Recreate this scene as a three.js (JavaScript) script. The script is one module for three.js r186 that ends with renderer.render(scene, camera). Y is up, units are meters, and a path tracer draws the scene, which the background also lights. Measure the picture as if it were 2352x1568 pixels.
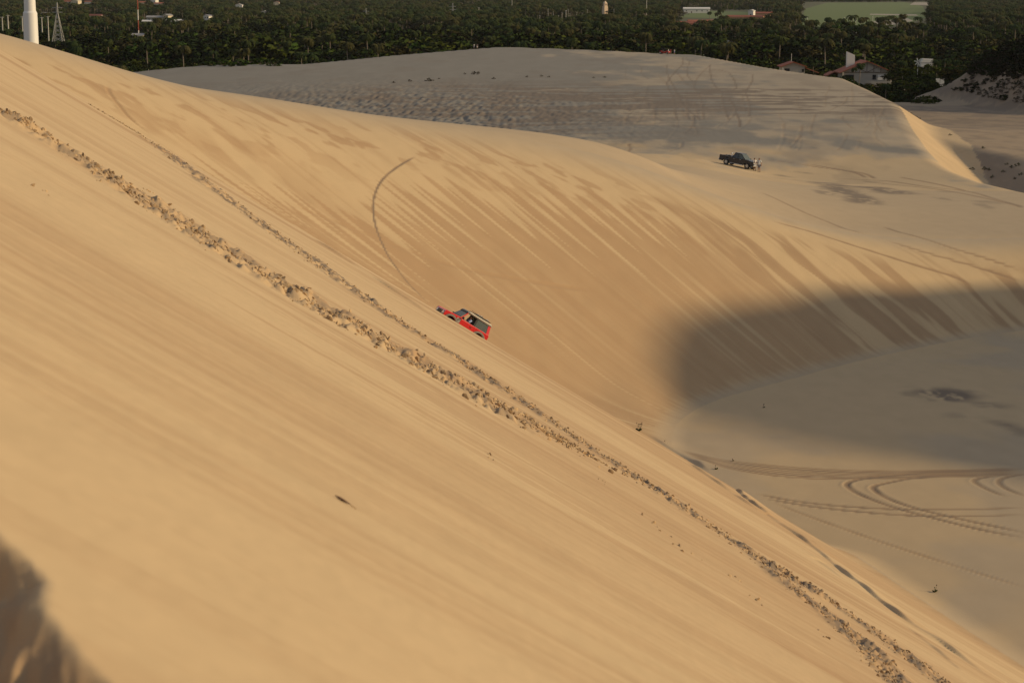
import * as THREE from 'three';
import { mergeGeometries, mergeVertices } from 'three/addons/utils/BufferGeometryUtils.js';
import { MarchingCubes } from 'three/addons/objects/MarchingCubes.js';
import { RoundedBoxGeometry } from 'three/addons/geometries/RoundedBoxGeometry.js';

// ------------------------------------------------------------------ camera, sky, sun, exposure
const clamp = (x, a = 0, b = 1) => x < a ? a : x > b ? b : x;
const lerp = (a, b, t) => a + (b - a) * t;
const EYE = 34;                                     // camera height above the wooded plain
const PITCH = Math.atan(821 / 4573);
const scene = new THREE.Scene();
const camera = new THREE.PerspectiveCamera(2 * Math.atan(784 / 4573) * 180 / Math.PI, 1024 / 682, 0.5, 9000);
camera.position.set(0, EYE, 0);
camera.rotation.set(-PITCH, 0, 0);
camera.focus = 118;
camera.userData.fStop = 3.2;
const renderer = new THREE.WebGLRenderer({ antialias: true });
renderer.toneMapping = THREE.LinearToneMapping;
renderer.toneMappingExposure = 1.0;
renderer.shadowMap.enabled = true;
const SUN_EL = 15.5 * Math.PI / 180, SUN_AZ = -5 * Math.PI / 180;   // azimuth from +x towards -z
const sunDir = new THREE.Vector3(Math.cos(SUN_EL) * Math.cos(SUN_AZ), Math.sin(SUN_EL), -Math.cos(SUN_EL) * Math.sin(SUN_AZ));
const skyTex = (() => {                              // hazy late-afternoon sky: pale warm horizon, soft blue above, a broad glow round the sun
  const W = 256, H = 128, a = new Float32Array(W * H * 4);
  for (let j = 0; j < H; j++) for (let i = 0; i < W; i++) {
    const el = ((j + 0.5) / H - 0.5) * Math.PI, az = ((i + 0.5) / W - 0.5) * 2 * Math.PI;
    const c = Math.cos(el), dx = c * Math.cos(az), dy = Math.sin(el), dz = c * Math.sin(az);
    const t = Math.pow(clamp(dy), 0.55), near = Math.max(0, dx * sunDir.x + dy * sunDir.y + dz * sunDir.z), gl = 0.55 * Math.pow(near, 5) + 1.1 * Math.pow(near, 40);
    const o = (j * W + i) * 4;
    a[o] = lerp(1.0, 0.42, t) + gl; a[o + 1] = lerp(0.88, 0.52, t) + gl * 0.82; a[o + 2] = lerp(0.72, 0.68, t) + gl * 0.55; a[o + 3] = 1;
  }
  const x = new THREE.DataTexture(a, W, H, THREE.RGBAFormat, THREE.FloatType);
  x.mapping = THREE.EquirectangularReflectionMapping; x.magFilter = x.minFilter = THREE.LinearFilter; x.needsUpdate = true;
  return x;
})();
scene.background = skyTex; scene.environment = skyTex;
scene.backgroundIntensity = scene.environmentIntensity = 0.45;
const sun = new THREE.DirectionalLight(new THREE.Color().setRGB(1, 0.755, 0.425), 3.55);
sun.position.copy(sunDir).multiplyScalar(600).add(new THREE.Vector3(0, EYE, -160));
sun.target.position.set(0, EYE, -160);
sun.castShadow = true; sun.shadow.radius = 4;
sun.shadow.camera.left = sun.shadow.camera.bottom = -500; sun.shadow.camera.right = sun.shadow.camera.top = 500; sun.shadow.camera.far = 2500;
sun.shadow.mapSize.set(4096, 4096);
scene.add(sun, sun.target);
scene.fog = new THREE.FogExp2(new THREE.Color().setRGB(0.62, 0.66, 0.70), 0.00002);

// ------------------------------------------------------------------ helpers
let seed = 12345;
const rnd = () => { seed = (seed * 1664525 + 1013904223) >>> 0; return seed / 4294967296; };
const rr = (a, b) => a + (b - a) * rnd();
const sstep = (a, b, x) => { const t = clamp((x - a) / (b - a)); return t * t * (3 - 2 * t); };
const smin = (a, b, k) => { const h = Math.max(k - Math.abs(a - b), 0) / k; return Math.min(a, b) - h * h * k / 4; };
const smax = (a, b, k) => { const h = Math.max(k - Math.abs(a - b), 0) / k; return Math.max(a, b) + h * h * k / 4; };
const hash = (i, j) => { let h = Math.imul(i, 374761393) ^ Math.imul(j, 668265263); h = Math.imul(h ^ (h >>> 13), 1274126177); return ((h ^ (h >>> 16)) >>> 0) / 4294967296; };
function noise(x, y) {                               // value noise, 0..1
  const i = Math.floor(x), j = Math.floor(y); let f = x - i, g = y - j;
  f = f * f * (3 - 2 * f); g = g * g * (3 - 2 * g);
  const a = hash(i, j), b = hash(i + 1, j), c = hash(i, j + 1), d = hash(i + 1, j + 1);
  return a + (b - a) * f + (c - a) * g + (a - b - c + d) * f * g;
}
const fbm = (x, y, n = 4) => { let s = 0, a = 0.5, t = 0; for (let k = 0; k < n; k++) { s += a * noise(x, y); t += a; x = x * 2.03 + 17.3; y = y * 2.03 - 9.1; a *= 0.5; } return s / t; };
const pw = (tab, x) => {                             // piecewise linear table [[x, y], ...]
  if (x <= tab[0][0]) return tab[0][1];
  for (let i = 1; i < tab.length; i++) if (x <= tab[i][0]) return lerp(tab[i - 1][1], tab[i][1], (x - tab[i - 1][0]) / (tab[i][0] - tab[i - 1][0]));
  return tab[tab.length - 1][1];
};
const CP = Math.cos(PITCH), SP = Math.sin(PITCH);
// a line of sight of the photograph (2352 x 1568 pixels) as a direction (x, height, distance)
const ray = (u, v) => { const a = (u - 1176) / 4573, b = (784 - v) / 4573; return [a, b * CP - SP, b * SP + CP]; };
const uAt = (x, d, y = -22) => 1176 + 4573 * x / (d * CP - y * SP);
const atDist = (u, v, d) => { const r = ray(u, v), k = d / r[2]; return [r[0] * k, d, r[1] * k]; };

// thin plate spline through points [x, d, y]
function spline(pts) {
  const n = pts.length, N = n + 3, s = 0.01, U = (r2) => r2 > 0 ? 0.5 * r2 * Math.log(r2) : 0;
  const M = Array.from({ length: N }, () => new Float64Array(N + 1));
  for (let i = 0; i < n; i++) {
    for (let j = 0; j < n; j++) { const a = (pts[i][0] - pts[j][0]) * s, b = (pts[i][1] - pts[j][1]) * s; M[i][j] = U(a * a + b * b); }
    M[i][i] += 1e-4;
    M[i][n] = M[n][i] = 1; M[i][n + 1] = M[n + 1][i] = pts[i][0] * s; M[i][n + 2] = M[n + 2][i] = pts[i][1] * s; M[i][N] = pts[i][2];
  }
  for (let c = 0; c < N; c++) {
    let p = c; for (let r = c + 1; r < N; r++) if (Math.abs(M[r][c]) > Math.abs(M[p][c])) p = r;
    [M[c], M[p]] = [M[p], M[c]];
    for (let r = 0; r < N; r++) if (r !== c) { const f = M[r][c] / M[c][c]; if (f) for (let k = c; k <= N; k++) M[r][k] -= f * M[c][k]; }
  }
  const w = M.map((r, i) => r[N] / r[i]);
  return (x, d) => { let y = w[n] + w[n + 1] * x * s + w[n + 2] * d * s; for (let i = 0; i < n; i++) { const a = (x - pts[i][0]) * s, b = (d - pts[i][1]) * s, q = a * a + b * b; if (q > 0) y += w[i] * 0.5 * q * Math.log(q); } return y; };
}
const gridded = (f, x0, x1, nx, d0, d1, nd) => {     // the spline sampled once, read back bilinearly with smooth weights
  const g = new Float32Array((nx + 1) * (nd + 1));
  for (let j = 0; j <= nd; j++) for (let i = 0; i <= nx; i++) g[j * (nx + 1) + i] = f(lerp(x0, x1, i / nx), lerp(d0, d1, j / nd));
  const cub = (a, b, c, d, t) => b + 0.5 * t * (c - a + t * (2 * a - 5 * b + 4 * c - d + t * (3 * (b - c) + d - a)));
  return (x, d) => {
    const fx = clamp((x - x0) / (x1 - x0), 0, 0.9999) * nx, fd = clamp((d - d0) / (d1 - d0), 0, 0.9999) * nd, i = Math.floor(fx), j = Math.floor(fd);
    const row = (jj) => { const b = clamp(jj, 0, nd) * (nx + 1), im = i > 0 ? i - 1 : 0, i2 = i + 2 <= nx ? i + 2 : nx; return cub(g[b + im], g[b + i], g[b + i + 1], g[b + i2], fx - i); };
    return cub(row(j - 1), row(j), row(j + 1), row(j + 2), fd - j);
  };
};

// ------------------------------------------------------------------ the dunes: heights relative to the eye, x to the right, d away
const gauss = (x, m, s) => Math.exp(-(((x - m) / s) ** 2));
const FLOOR = -28, PLAIN = -33;
const faceA = (x, d) => (-2.4 - 0.6 * x - 0.159 * d) / 0.987;                 // near slip face
const P1 = (x, d) => -21.5 - 0.63 * (x + 1);
const plane = (x0, d0, phi, s) => { const c = Math.cos(phi * Math.PI / 180), q = Math.sin(phi * Math.PI / 180); return (x, d) => FLOOR + s * (-(x - x0) * c + (d - d0) * q); };
const P2 = plane(12.5, 133, 30, 0.6), P3 = plane(25.7, 147, 48, 0.58), P4 = plane(42, 163, 78, 0.58);
const gully = (x, d) => P1(x, d) - 3.3 * gauss(d, 129, 9) * (1 - sstep(3, 10, x));
const bowl = (x, d) => smax(smax(smax(gully(x, d), P2(x, d), 3), P3(x, d), 4), P4(x, d), 4);
const T = gridded(spline([
  [-70, 120, 3], [-75, 160, 0], atDist(0, 84, 145), atDist(150, 136, 149), atDist(300, 185, 152), atDist(450, 203, 155), atDist(600, 224, 158), atDist(800, 255, 161), atDist(1000, 284, 164), atDist(1200, 312, 168), atDist(1340, 331, 173),
  [-50, 190, -9], [-25, 195, -14], [-5, 205, -18], [-60, 240, -17], [-30, 250, -21], [0, 260, -22.5],
  atDist(1450, 349, 182), atDist(1450, 352, 250), atDist(1600, 425, 180), atDist(1600, 400, 200), atDist(1600, 384, 225), atDist(1750, 482, 178), atDist(1750, 440, 200), atDist(1750, 413, 225), atDist(1900, 520, 176), atDist(1900, 472, 195), atDist(1900, 440, 216), atDist(2100, 535, 178), atDist(2100, 470, 204), atDist(1700, 395, 250), atDist(1650, 374, 250), atDist(2000, 430, 228), atDist(2352, 480, 201), atDist(2352, 555, 172), atDist(2200, 520, 185), [60, 170, -21.5], [75, 200, -22.5], [60, 250, -23.5],
  atDist(1400, 330, 290), atDist(1400, 250, 376), atDist(1400, 180, 488), atDist(1400, 123, 640), atDist(1150, 106, 683), atDist(1600, 125, 640), atDist(1900, 176, 490), atDist(700, 147, 567), atDist(900, 128, 620), atDist(460, 150, 560), atDist(1000, 200, 450), atDist(700, 200, 440), atDist(1700, 250, 376), atDist(1900, 300, 312), atDist(1700, 180, 490),
  [-120, 400, -24], [-120, 560, -25], [-60, 330, -23.5], [120, 500, -24], [120, 400, -24], [150, 640, -24], [0, 760, -21], [-100, 760, -24],
]), -260, 260, 130, 90, 800, 180);
const ridgeX = [[250, 89], [290, 80], [311, 77], [340, 74.5], [383, 74], [430, 75]];
const edgeBrow = [[180, 64], [203, 60], [226, 56.3], [241, 54.6], [260, 54.4], [272, 55.2], [290, 57.8], [308, 60.8], [350, 67], [404, 75], [450, 78], [490, 80], [540, 84]];
const farEdge = [[-800, 520], [300, 545], [460, 560], [700, 570], [900, 625], [1150, 683], [1400, 662], [1600, 640], [1750, 560], [1900, 492], [2050, 470], [2600, 440]];
function heightBase(x, d) {
  let near = -99;
  if (d < 150) {
    const A = smin(faceA(x, d), 5, 4);
    near = smin(A, A - 0.5 * (d - 96), 0.8);
  }
  if (d < 60) return smax(near, FLOOR, 2.5);
  let b = smin(bowl(x, d), T(x, d), 4);
  let y = d < 150 ? smax(near, b, 0.8) : b;
  let fl = FLOOR + 0.25 * (noise(x / 9, d / 14) - 0.5);
  const hillTop = pw([[50, 3], [75, 6], [87, 9], [98, 11], [108, 13.4], [118, 17], [133, 21.4], [141, 23.2], [150, 21.4], [157, 19.8], [164, 17], [175, 12], [190, 7], [215, 3]], d + 0.0875 * (x - 12)) * 1.2 * sstep(52, 97, x);
  if (d < 230) y = smax(y, fl + hillTop, 1.0);
  if (d > 175) {                                     // right-hand side of the plateau drops to a hollow
    const e = -22.2 - 0.62 * (x - pw(edgeBrow, d));
    y = lerp(y, smin(y, e, 0.8), sstep(178, 205, d));
    if (d > 430) { const cut = -21.2 - 0.5 * (d - pw(farEdge, uAt(x, d))); y = smin(y, cut, 2.5); }
    const xc = pw(ridgeX, d), top = pw([[290, -26], [340, -26.4], [383, -27.2], [440, -30], [480, -36]], d);
    let hollow = smax(-30 - 3.5 * sstep(515, 545, d), smin(top - 0.34 * (xc - x), top - 0.03 * (x - xc), 0.6), 1.5);
    const h2 = -36 + 25.5 * sstep(101, 152, x + 0.06 * (d - 500) + 5 * (noise(x / 14, d / 20) - 0.5)) * sstep(415, 500, d) * (1 - sstep(535, 600, d));
    hollow = smax(hollow, h2, 3);
    y = smax(y, x < 30 ? -40 : hollow, 1.2);
    if (d > 430) y = smax(y, PLAIN, 1.5);
  }
  return y;
}
function pick(u, v, from = 4, to = 760) {            // where a line of sight meets the sand
  const r = ray(u, v); let d0 = from;
  for (let d = from; d < to; d *= 1.003) {
    if (heightBase(r[0] / r[2] * d, d) > r[1] / r[2] * d) {
      let a = d0, b = d;
      for (let k = 0; k < 18; k++) { const m = (a + b) / 2; if (heightBase(r[0] / r[2] * m, m) > r[1] / r[2] * m) b = m; else a = m; }
      return [r[0] / r[2] * b, b, r[1] / r[2] * b];
    }
    d0 = d;
  }
  return null;
}
console.log('stage terrain');

// grid of the sand surface: rows of equal distance, columns fanning out
const rows = [], cols = [];
for (let d = 4.2; d < 790;) { rows.push(d); d += d < 20 ? d * 0.008 : d < 42 ? d * 0.005 : d < 97 ? d * 0.0027 : d < 112 ? 0.28 : d < 168 ? 0.17 : d < 260 ? 0.38 : d < 330 ? 0.75 : d < 500 ? d * 0.0045 : d * 0.009; }
for (let a = 60; a > 16; a *= 0.92) cols.push(-a);
for (let a = -15.7; a <= 15.701; a += 0.045) cols.push(a);
for (let a = 16; a < 62; a *= 1.07) cols.push(a);
const NR = rows.length, NC = cols.length, NV = NR * NC, tanC = cols.map((a) => Math.tan(a * Math.PI / 180));
console.log('grid', NR, NC, NV);
const X = new Float32Array(NV), D = new Float32Array(NV), Y = new Float32Array(NV), C = new Float32Array(NV * 3);
const damp = new Float32Array(NV), wet = new Float32Array(NV), lift = new Float32Array(NV);
for (let j = 0; j < NR; j++) for (let i = 0; i < NC; i++) { const k = j * NC + i; X[k] = rows[j] * tanC[i]; D[k] = rows[j]; Y[k] = heightBase(X[k], D[k]); }
console.log('heights');
const rowOf = (d) => { let a = 0, b = NR - 1; while (b - a > 1) { const m = (a + b) >> 1; if (rows[m] > d) b = m; else a = m; } return a; };
const colOf = (t) => { let a = 0, b = NC - 1; while (b - a > 1) { const m = (a + b) >> 1; if (tanC[m] > t) b = m; else a = m; } return a; };
// a line drawn in the sand; f(k, distance from the line, metres along it) changes vertex k
function stroke(pts, half, f) {
  let along = 0;
  const best = new Map();
  for (let s = 0; s + 1 < pts.length; s++) {
    const [ax, ad] = pts[s], [bx, bd] = pts[s + 1], L = Math.hypot(bx - ax, bd - ad) || 1e-6;
    const j0 = Math.max(0, rowOf(Math.min(ad, bd) - half)), j1 = Math.min(NR - 1, rowOf(Math.max(ad, bd) + half) + 1);
    for (let j = j0; j <= j1; j++) {
      const d = rows[j];
      // x-range of the segment near this row
      let lo = Math.min(ax, bx), hi = Math.max(ax, bx);
      if (Math.abs(bd - ad) > 1e-6) { const t0 = clamp((d - half - ad) / (bd - ad)), t1 = clamp((d + half - ad) / (bd - ad)); const q0 = ax + (bx - ax) * t0, q1 = ax + (bx - ax) * t1; lo = Math.min(q0, q1); hi = Math.max(q0, q1); }
      const i0 = Math.max(0, colOf((lo - half) / d)), i1 = Math.min(NC - 1, colOf((hi + half) / d) + 1);
      for (let i = i0; i <= i1; i++) {
        const k = j * NC + i, t = clamp(((X[k] - ax) * (bx - ax) + (D[k] - ad) * (bd - ad)) / (L * L));
        const q = Math.hypot(X[k] - ax - (bx - ax) * t, D[k] - ad - (bd - ad) * t);
        if (q < half) { const o = best.get(k); if (!o || q < o[0]) { const side = ((bx - ax) * (D[k] - ad) - (bd - ad) * (X[k] - ax)) < 0 ? -1 : 1; best.set(k, [q, along + L * t, side]); } }
      }
    }
    along += L;
  }
  for (const [k, [q, t, side]] of best) f(k, q, t, along, side);
}
const smooth = (pts, n = 8) => { const c = new THREE.CatmullRomCurve3(pts.map((p) => new THREE.Vector3(p[0], 0, p[1])), false, 'centripetal'); return c.getPoints(n * (pts.length - 1)).map((p) => [p.x, p.z]); };
const drawn = (uv, from) => smooth(uv.map(([u, v]) => pick(u, v, from)).filter(Boolean));
//<MARKS>
// ------------------------------------------------------------------ tracks and disturbed sand
const from = (ox, oy, s) => (pts) => pts.map(([x, y]) => [(ox + x / s) * 0.91875, (oy + y / s) * 0.91875]);
const rutLines = {};
// churned bands left by wheels climbing the near face
function churned(name, uv, half, high, wetness, fade = [6, 1]) {
  const line = drawn(uv); rutLines[name] = { line, half };
  stroke(line, half * 2.2, (k, q, t, L, side) => {
    const e = 0.55 + 0.9 * noise(t * 0.5, side * 3 + 7), w = 1 - sstep(half * 0.55 * e, half * 1.25 * e, q), f = sstep(0, fade[0] + 0.01, t) * (1 - sstep(L - 5, L, t) * fade[1]);
    const lump = fbm(X[k] * 8.5, D[k] * 2.3, 3), lump2 = noise(X[k] * 2.6 + 40, D[k] * 1.1);
    lift[k] += f * (w * high * (1.7 * (lump - 0.42) + 1.1 * (lump2 - 0.4)) + high * 0.45 * Math.exp(-(((q - half) / (half * 0.45)) ** 2)) * (side > 0 ? 1 : 0.35));
    wet[k] += f * w * wetness * sstep(0.4, 0.62, noise(X[k] * 7.3 + 11, D[k] * 2.1 - 5));
    damp[k] += f * w * 0.35;
  });
}
churned('upper', [[-40, 236], [60, 297], [130, 335], [220, 395], [300, 440], [400, 505], [500, 572], [600, 640], [700, 695], [800, 745], [870, 790], [950, 835], [1050, 885], [1150, 935], [1230, 975], [1290, 1010], [1350, 1048]], 1.5, 0.17, 0.6, [0, 1]);
churned('long', [[205, 240], [300, 296], [380, 350], [450, 405], [600, 515], [700, 588], [800, 660], [950, 762], [1100, 857], [1200, 925], [1300, 992], [1400, 1058], [1500, 1124], [1600, 1190], [1700, 1254], [1790, 1318]], 0.8, 0.12, 0.95, [9, 0]);
churned('fork', [[1770, 1304], [1850, 1352], [1930, 1400], [2030, 1470], [2110, 1530], [2200, 1600]], 0.45, 0.12, 0.95, [0, 0]);
churned('fork2', [[1770, 1310], [1850, 1378], [1950, 1452], [2000, 1500], [2060, 1570], [2090, 1600]], 0.45, 0.12, 0.95, [0, 0]);
// little scarps where the crust has slipped
function scarp(uv, high, wide, fall = 2.2) {
  stroke(drawn(uv), fall, (k, q, t, L, side) => {
    const h = high * (0.25 + 1.3 * noise(t * 0.55, high * 90)) * sstep(0, 2, t) * (1 - sstep(L - 2, L, t)) * sstep(0.28, 0.55, noise(t * 0.22, high * 70));
    const s = side * q;
    lift[k] += h * sstep(-wide, wide, s) * (1 - sstep(0.1, fall, s));
  });
}
scarp([[1170, 905], [1240, 945], [1300, 980], [1380, 1028], [1450, 1075], [1560, 1150], [1640, 1205]], 0.2, 0.10);
scarp([[1480, 992], [1560, 1044], [1640, 1092], [1740, 1168], [1850, 1244], [1960, 1334], [2080, 1424], [2200, 1505], [2300, 1575]], 0.16, 0.09);
scarp([[1570, 1056], [1660, 1118], [1740, 1172], [1800, 1208], [1900, 1275]], 0.1, 0.09);
scarp([[1660, 1150], [1760, 1215], [1850, 1270], [1990, 1370], [2120, 1468], [2230, 1560]], 0.09, 0.09);
scarp([[1800, 1250], [1900, 1300], [2010, 1378], [2100, 1440], [2240, 1530]], 0.08, 0.08);
scarp([[600, 470], [700, 535], [830, 620], [960, 705], [1040, 758]], 0.1, 0.07);
// wheel tracks: a groove that shows damper sand
function track(line, half, dark, deep) {
  stroke(line, half * 2.4, (k, q, t, L) => {
    const f = sstep(0, 2, t) * (1 - sstep(L - 2, L, t)) * (0.7 + 0.5 * noise(t * 0.8, half * 40)), w = 1 - sstep(half * 0.5, half * 1.15, q);
    damp[k] += f * w * dark; wet[k] += f * w * Math.max(0, dark - 0.75) * 0.75;
    lift[k] += f * (-deep * w + deep * 0.6 * Math.exp(-(((q - half * 1.5) / (half * 0.5)) ** 2)));
  });
}
const carTrack = drawn(from(700, 350, 2.94)([[1003, 117], [930, 155], [850, 205], [780, 260], [730, 320], [695, 400], [682, 490], [690, 580], [710, 660], [750, 760], [800, 860], [870, 960], [950, 1060], [1040, 1150], [1100, 1208]]), 97);
track(carTrack, 0.085, 1.8, 0.02);
track(drawn(from(700, 350, 2.94)([[0, 435], [250, 540], [450, 620], [700, 720], [900, 800], [1150, 890], [1500, 980], [1900, 1050], [2300, 1110]]), 97), 0.25, 0.35, 0.02);
track(drawn(from(0, 60, 4.612)([[1245, 690], [1245, 770], [1300, 850], [1380, 950], [1470, 1060], [1560, 1140], [1700, 1250], [1780, 1320]]), 97), 0.16, 0.9, 0.05);
for (const q of [
  [[80, 605], [440, 705], [800, 820], [1100, 915], [1400, 1010], [1700, 1100], [1950, 1212]], [[0, 355], [130, 410], [380, 530], [600, 620], [900, 720], [980, 740]],
  [[1080, 660], [1350, 740], [1700, 850], [2000, 940], [2352, 1065]], [[1100, 780], [1450, 885], [1800, 985], [2352, 1160]],
]) track(drawn(from(1900, 380, 3.564)(q), 97), 0.24, 1.15, 0.03);
for (const q of [
  [[0, 65], [300, 95], [600, 135], [850, 185], [950, 230]], [[300, 105], [650, 150], [900, 185], [1040, 240]], [[700, 235], [1100, 255], [1500, 310], [1850, 350], [2100, 420], [2352, 490]], [[1240, 220], [1500, 270], [1850, 350]], [[900, 255], [1300, 300], [1700, 350], [2200, 455], [2352, 500]],
]) track(drawn(from(1900, 380, 3.564)(q), 97), 0.32, 1.1, 0.02);
// the floor of the bowl
const fl = from(1600, 1100, 2.45);
for (let n = 0; n < 6; n++) track(drawn(fl([[215 + 18 * n, 56 + 10 * n], [500, 120 + 9 * n], [900, 164 + 12 * n], [1400, 188 + 10 * n], [1900, 184 + 8 * n], [2400, 168 + 9 * n]]), 97), 0.19, n % 3 === 1 ? 1.3 : 1.0, 0.025);
for (const q of [
  [[680, 322], [1000, 380], [1500, 420], [1900, 425], [2400, 412]], [[735, 352], [1100, 412], [1600, 458], [1900, 466], [2400, 455]],
  [[1800, 200], [1560, 215], [1350, 240], [1270, 265], [1300, 305], [1400, 355], [1600, 425], [1850, 490], [2100, 550], [2400, 605]], [[1880, 225], [1700, 230], [1500, 265], [1430, 285], [1450, 315], [1550, 370], [1700, 420], [1950, 480], [2400, 575]],
  [[2250, 215], [2100, 230], [2050, 245], [2080, 275], [2200, 330], [2290, 355]], [[2400, 200], [2220, 235], [2200, 260], [2250, 300], [2400, 355]],
]) track(drawn(fl(q), 97), 0.2, 1.3, 0.03);
track(drawn(fl([[800, 375], [1100, 490], [1500, 630], [1900, 760], [2400, 915]]), 80), 0.16, 0.8, 0.02);
// damp patches on the bowl floor and the plateau
const patch = (uv, half, dark) => stroke(drawn(uv, 97), half * 1.6, (k, q, t, L) => { const e = 0.45 + 0.75 * fbm(X[k] * 0.7, D[k] * 0.55, 3), w = 1 - sstep(half * 0.35 * e, half * 1.5 * e, q); wet[k] += dark * w * sstep(0, 2, t) * (1 - sstep(L - 3, L, t)) * sstep(0.18, 0.48, fbm(X[k] * 1.3 + 7, D[k] * 0.6, 3)); });
for (const [a, b, c, e, h, w] of [[2110, 888, 2250, 924, 1.9, 0.75], [2140, 905, 2270, 918, 1.4, 0.7], [2150, 950, 2240, 952, 1.1, 0.7], [2215, 930, 2330, 925, 0.8, 0.55], [2290, 928, 2360, 936, 1.1, 0.6], [2250, 972, 2340, 965, 0.9, 0.6], [2300, 990, 2400, 985, 1.6, 0.75], [2230, 955, 2300, 960, 0.6, 0.5], [2060, 885, 2130, 888, 0.6, 0.5]]) patch([[a, b], [(a + c) / 2, (b + e) / 2 + 2], [c, e]], h * 1.25, w * 1.25);
const pl = from(1900, 380, 3.564);
for (const [q, h, w] of [[[[560, 270], [700, 300], [950, 310], [1150, 350], [1340, 385]], 2.6, 0.85], [[[620, 300], [780, 360], [900, 400], [930, 470]], 2.2, 0.85], [[[450, 330], [530, 345], [610, 390]], 1.2, 0.6], [[[100, 190], [220, 215], [370, 232]], 1.0, 0.6], [[[250, 165], [450, 190], [560, 205]], 1.0, 0.45], [[[1540, 395], [1680, 425], [1800, 445]], 0.8, 0.4], [[[1900, 425], [2050, 450], [2160, 470]], 1.4, 0.45], [[[1920, 450], [2030, 490], [2130, 515]], 0.8, 0.4], [[[1600, 340], [1750, 370]], 1, 0.3]]) patch(pl(q), h, w);
patch(pl([[100, 570], [200, 600], [300, 640], [400, 685]]), 1.3, 0.3);
// the far dune: tracks of buggies, criss-crossing
const fd = from(1500, 80, 5.88);
for (const [q, w] of [
  [[[1215, 370], [1210, 480], [1110, 580], [990, 740], [1010, 830], [1060, 930], [1090, 1050], [1110, 1200], [1140, 1290]], 1], [[[980, 480], [990, 600], [1030, 700], [1080, 790], [1130, 900], [1180, 1000], [1290, 1150]], 1],
  [[[1260, 370], [1310, 440], [1280, 560], [1290, 640], [1380, 740]], 0.9], [[[1620, 480], [1625, 600], [1640, 690], [1700, 800], [1780, 880], [1800, 960], [1820, 1080], [1850, 1180], [1900, 1290]], 1],
  [[[1890, 590], [1960, 680], [2000, 780], [1990, 840], [1940, 860]], 1], [[[2255, 620], [2240, 720], [2190, 810], [2140, 880], [2170, 960], [2200, 1080], [2195, 1240]], 1],
  [[[1640, 470], [1520, 580], [1420, 700], [1390, 820], [1470, 930], [1500, 1060], [1530, 1290]], 0.8], [[[1110, 570], [1200, 680], [1290, 780], [1390, 830]], 0.8], [[[600, 500], [640, 640], [720, 690]], 0.9], [[[400, 500], [370, 640], [400, 710]], 0.7],
  [[[1900, 990], [1960, 1060], [2010, 1200], [2050, 1290], [2060, 1400]], 1.3], [[[1620, 570], [1720, 550], [1850, 580], [2040, 595]], 0.8], [[[780, 485], [880, 500]], 0.8], [[[1240, 650], [1170, 740], [1110, 780]], 0.6], [[[860, 640], [960, 740], [1000, 780]], 0.6],
  [[[670, 980], [690, 1050], [712, 1110]], 0.7], [[[770, 990], [800, 1130], [822, 1290]], 0.7], [[[1030, 480], [1130, 590], [1230, 720], [1380, 830]], 0.5], [[[1210, 490], [1290, 640]], 0.6], [[[2090, 930], [2110, 1050], [2150, 1190]], 0.7], [[[1250, 930], [1280, 1040], [1290, 1150], [1300, 1290]], 0.8], [[[1150, 1010], [1280, 1140], [1420, 1240], [1480, 1300]], 0.9], [[[0, 470], [60, 480], [80, 510], [40, 560]], 0.7],
]) track(drawn(fd(q), 185), 0.27, 1.5 * w, 0.02);
seed = 77;
for (let n = 0; n < 46; n++) {
  let u = rr(1440, 2030), v = rr(195, 330), a = rr(1.1, 2.0); const q = [[u, v]];
  for (let s = 0; s < 5; s++) { u += Math.cos(a) * rr(8, 17); v += Math.sin(a) * rr(5, 13); a += rr(-0.5, 0.5); if (v < 352) q.push([u, v]); }
  if (q.length > 2) track(drawn(q, 215), rr(0.2, 0.28), rr(0.5, 1.1), rr(0.01, 0.025));
}
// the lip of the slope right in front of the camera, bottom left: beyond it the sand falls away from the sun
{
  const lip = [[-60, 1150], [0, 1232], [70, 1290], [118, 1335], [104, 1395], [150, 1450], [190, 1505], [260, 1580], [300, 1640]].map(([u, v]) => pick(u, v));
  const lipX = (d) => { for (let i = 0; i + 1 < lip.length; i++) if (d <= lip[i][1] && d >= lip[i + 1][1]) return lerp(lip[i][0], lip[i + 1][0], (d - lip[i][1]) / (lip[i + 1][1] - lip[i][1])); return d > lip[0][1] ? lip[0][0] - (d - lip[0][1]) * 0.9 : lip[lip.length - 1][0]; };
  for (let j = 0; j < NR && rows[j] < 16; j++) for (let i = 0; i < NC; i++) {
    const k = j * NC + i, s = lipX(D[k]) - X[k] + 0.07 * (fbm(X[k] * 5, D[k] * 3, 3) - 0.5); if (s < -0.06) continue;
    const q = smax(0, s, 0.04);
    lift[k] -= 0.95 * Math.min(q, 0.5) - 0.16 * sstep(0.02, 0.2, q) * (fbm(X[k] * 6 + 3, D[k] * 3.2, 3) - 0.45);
    damp[k] += 0.7 * sstep(0, 0.08, q); wet[k] += 0.3 * sstep(0.02, 0.12, q) * sstep(0.35, 0.6, fbm(X[k] * 9, D[k] * 3, 3));  // shade beyond the lip deepened in the colour, with some damp sand
  }
}
console.log('marks');
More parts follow.
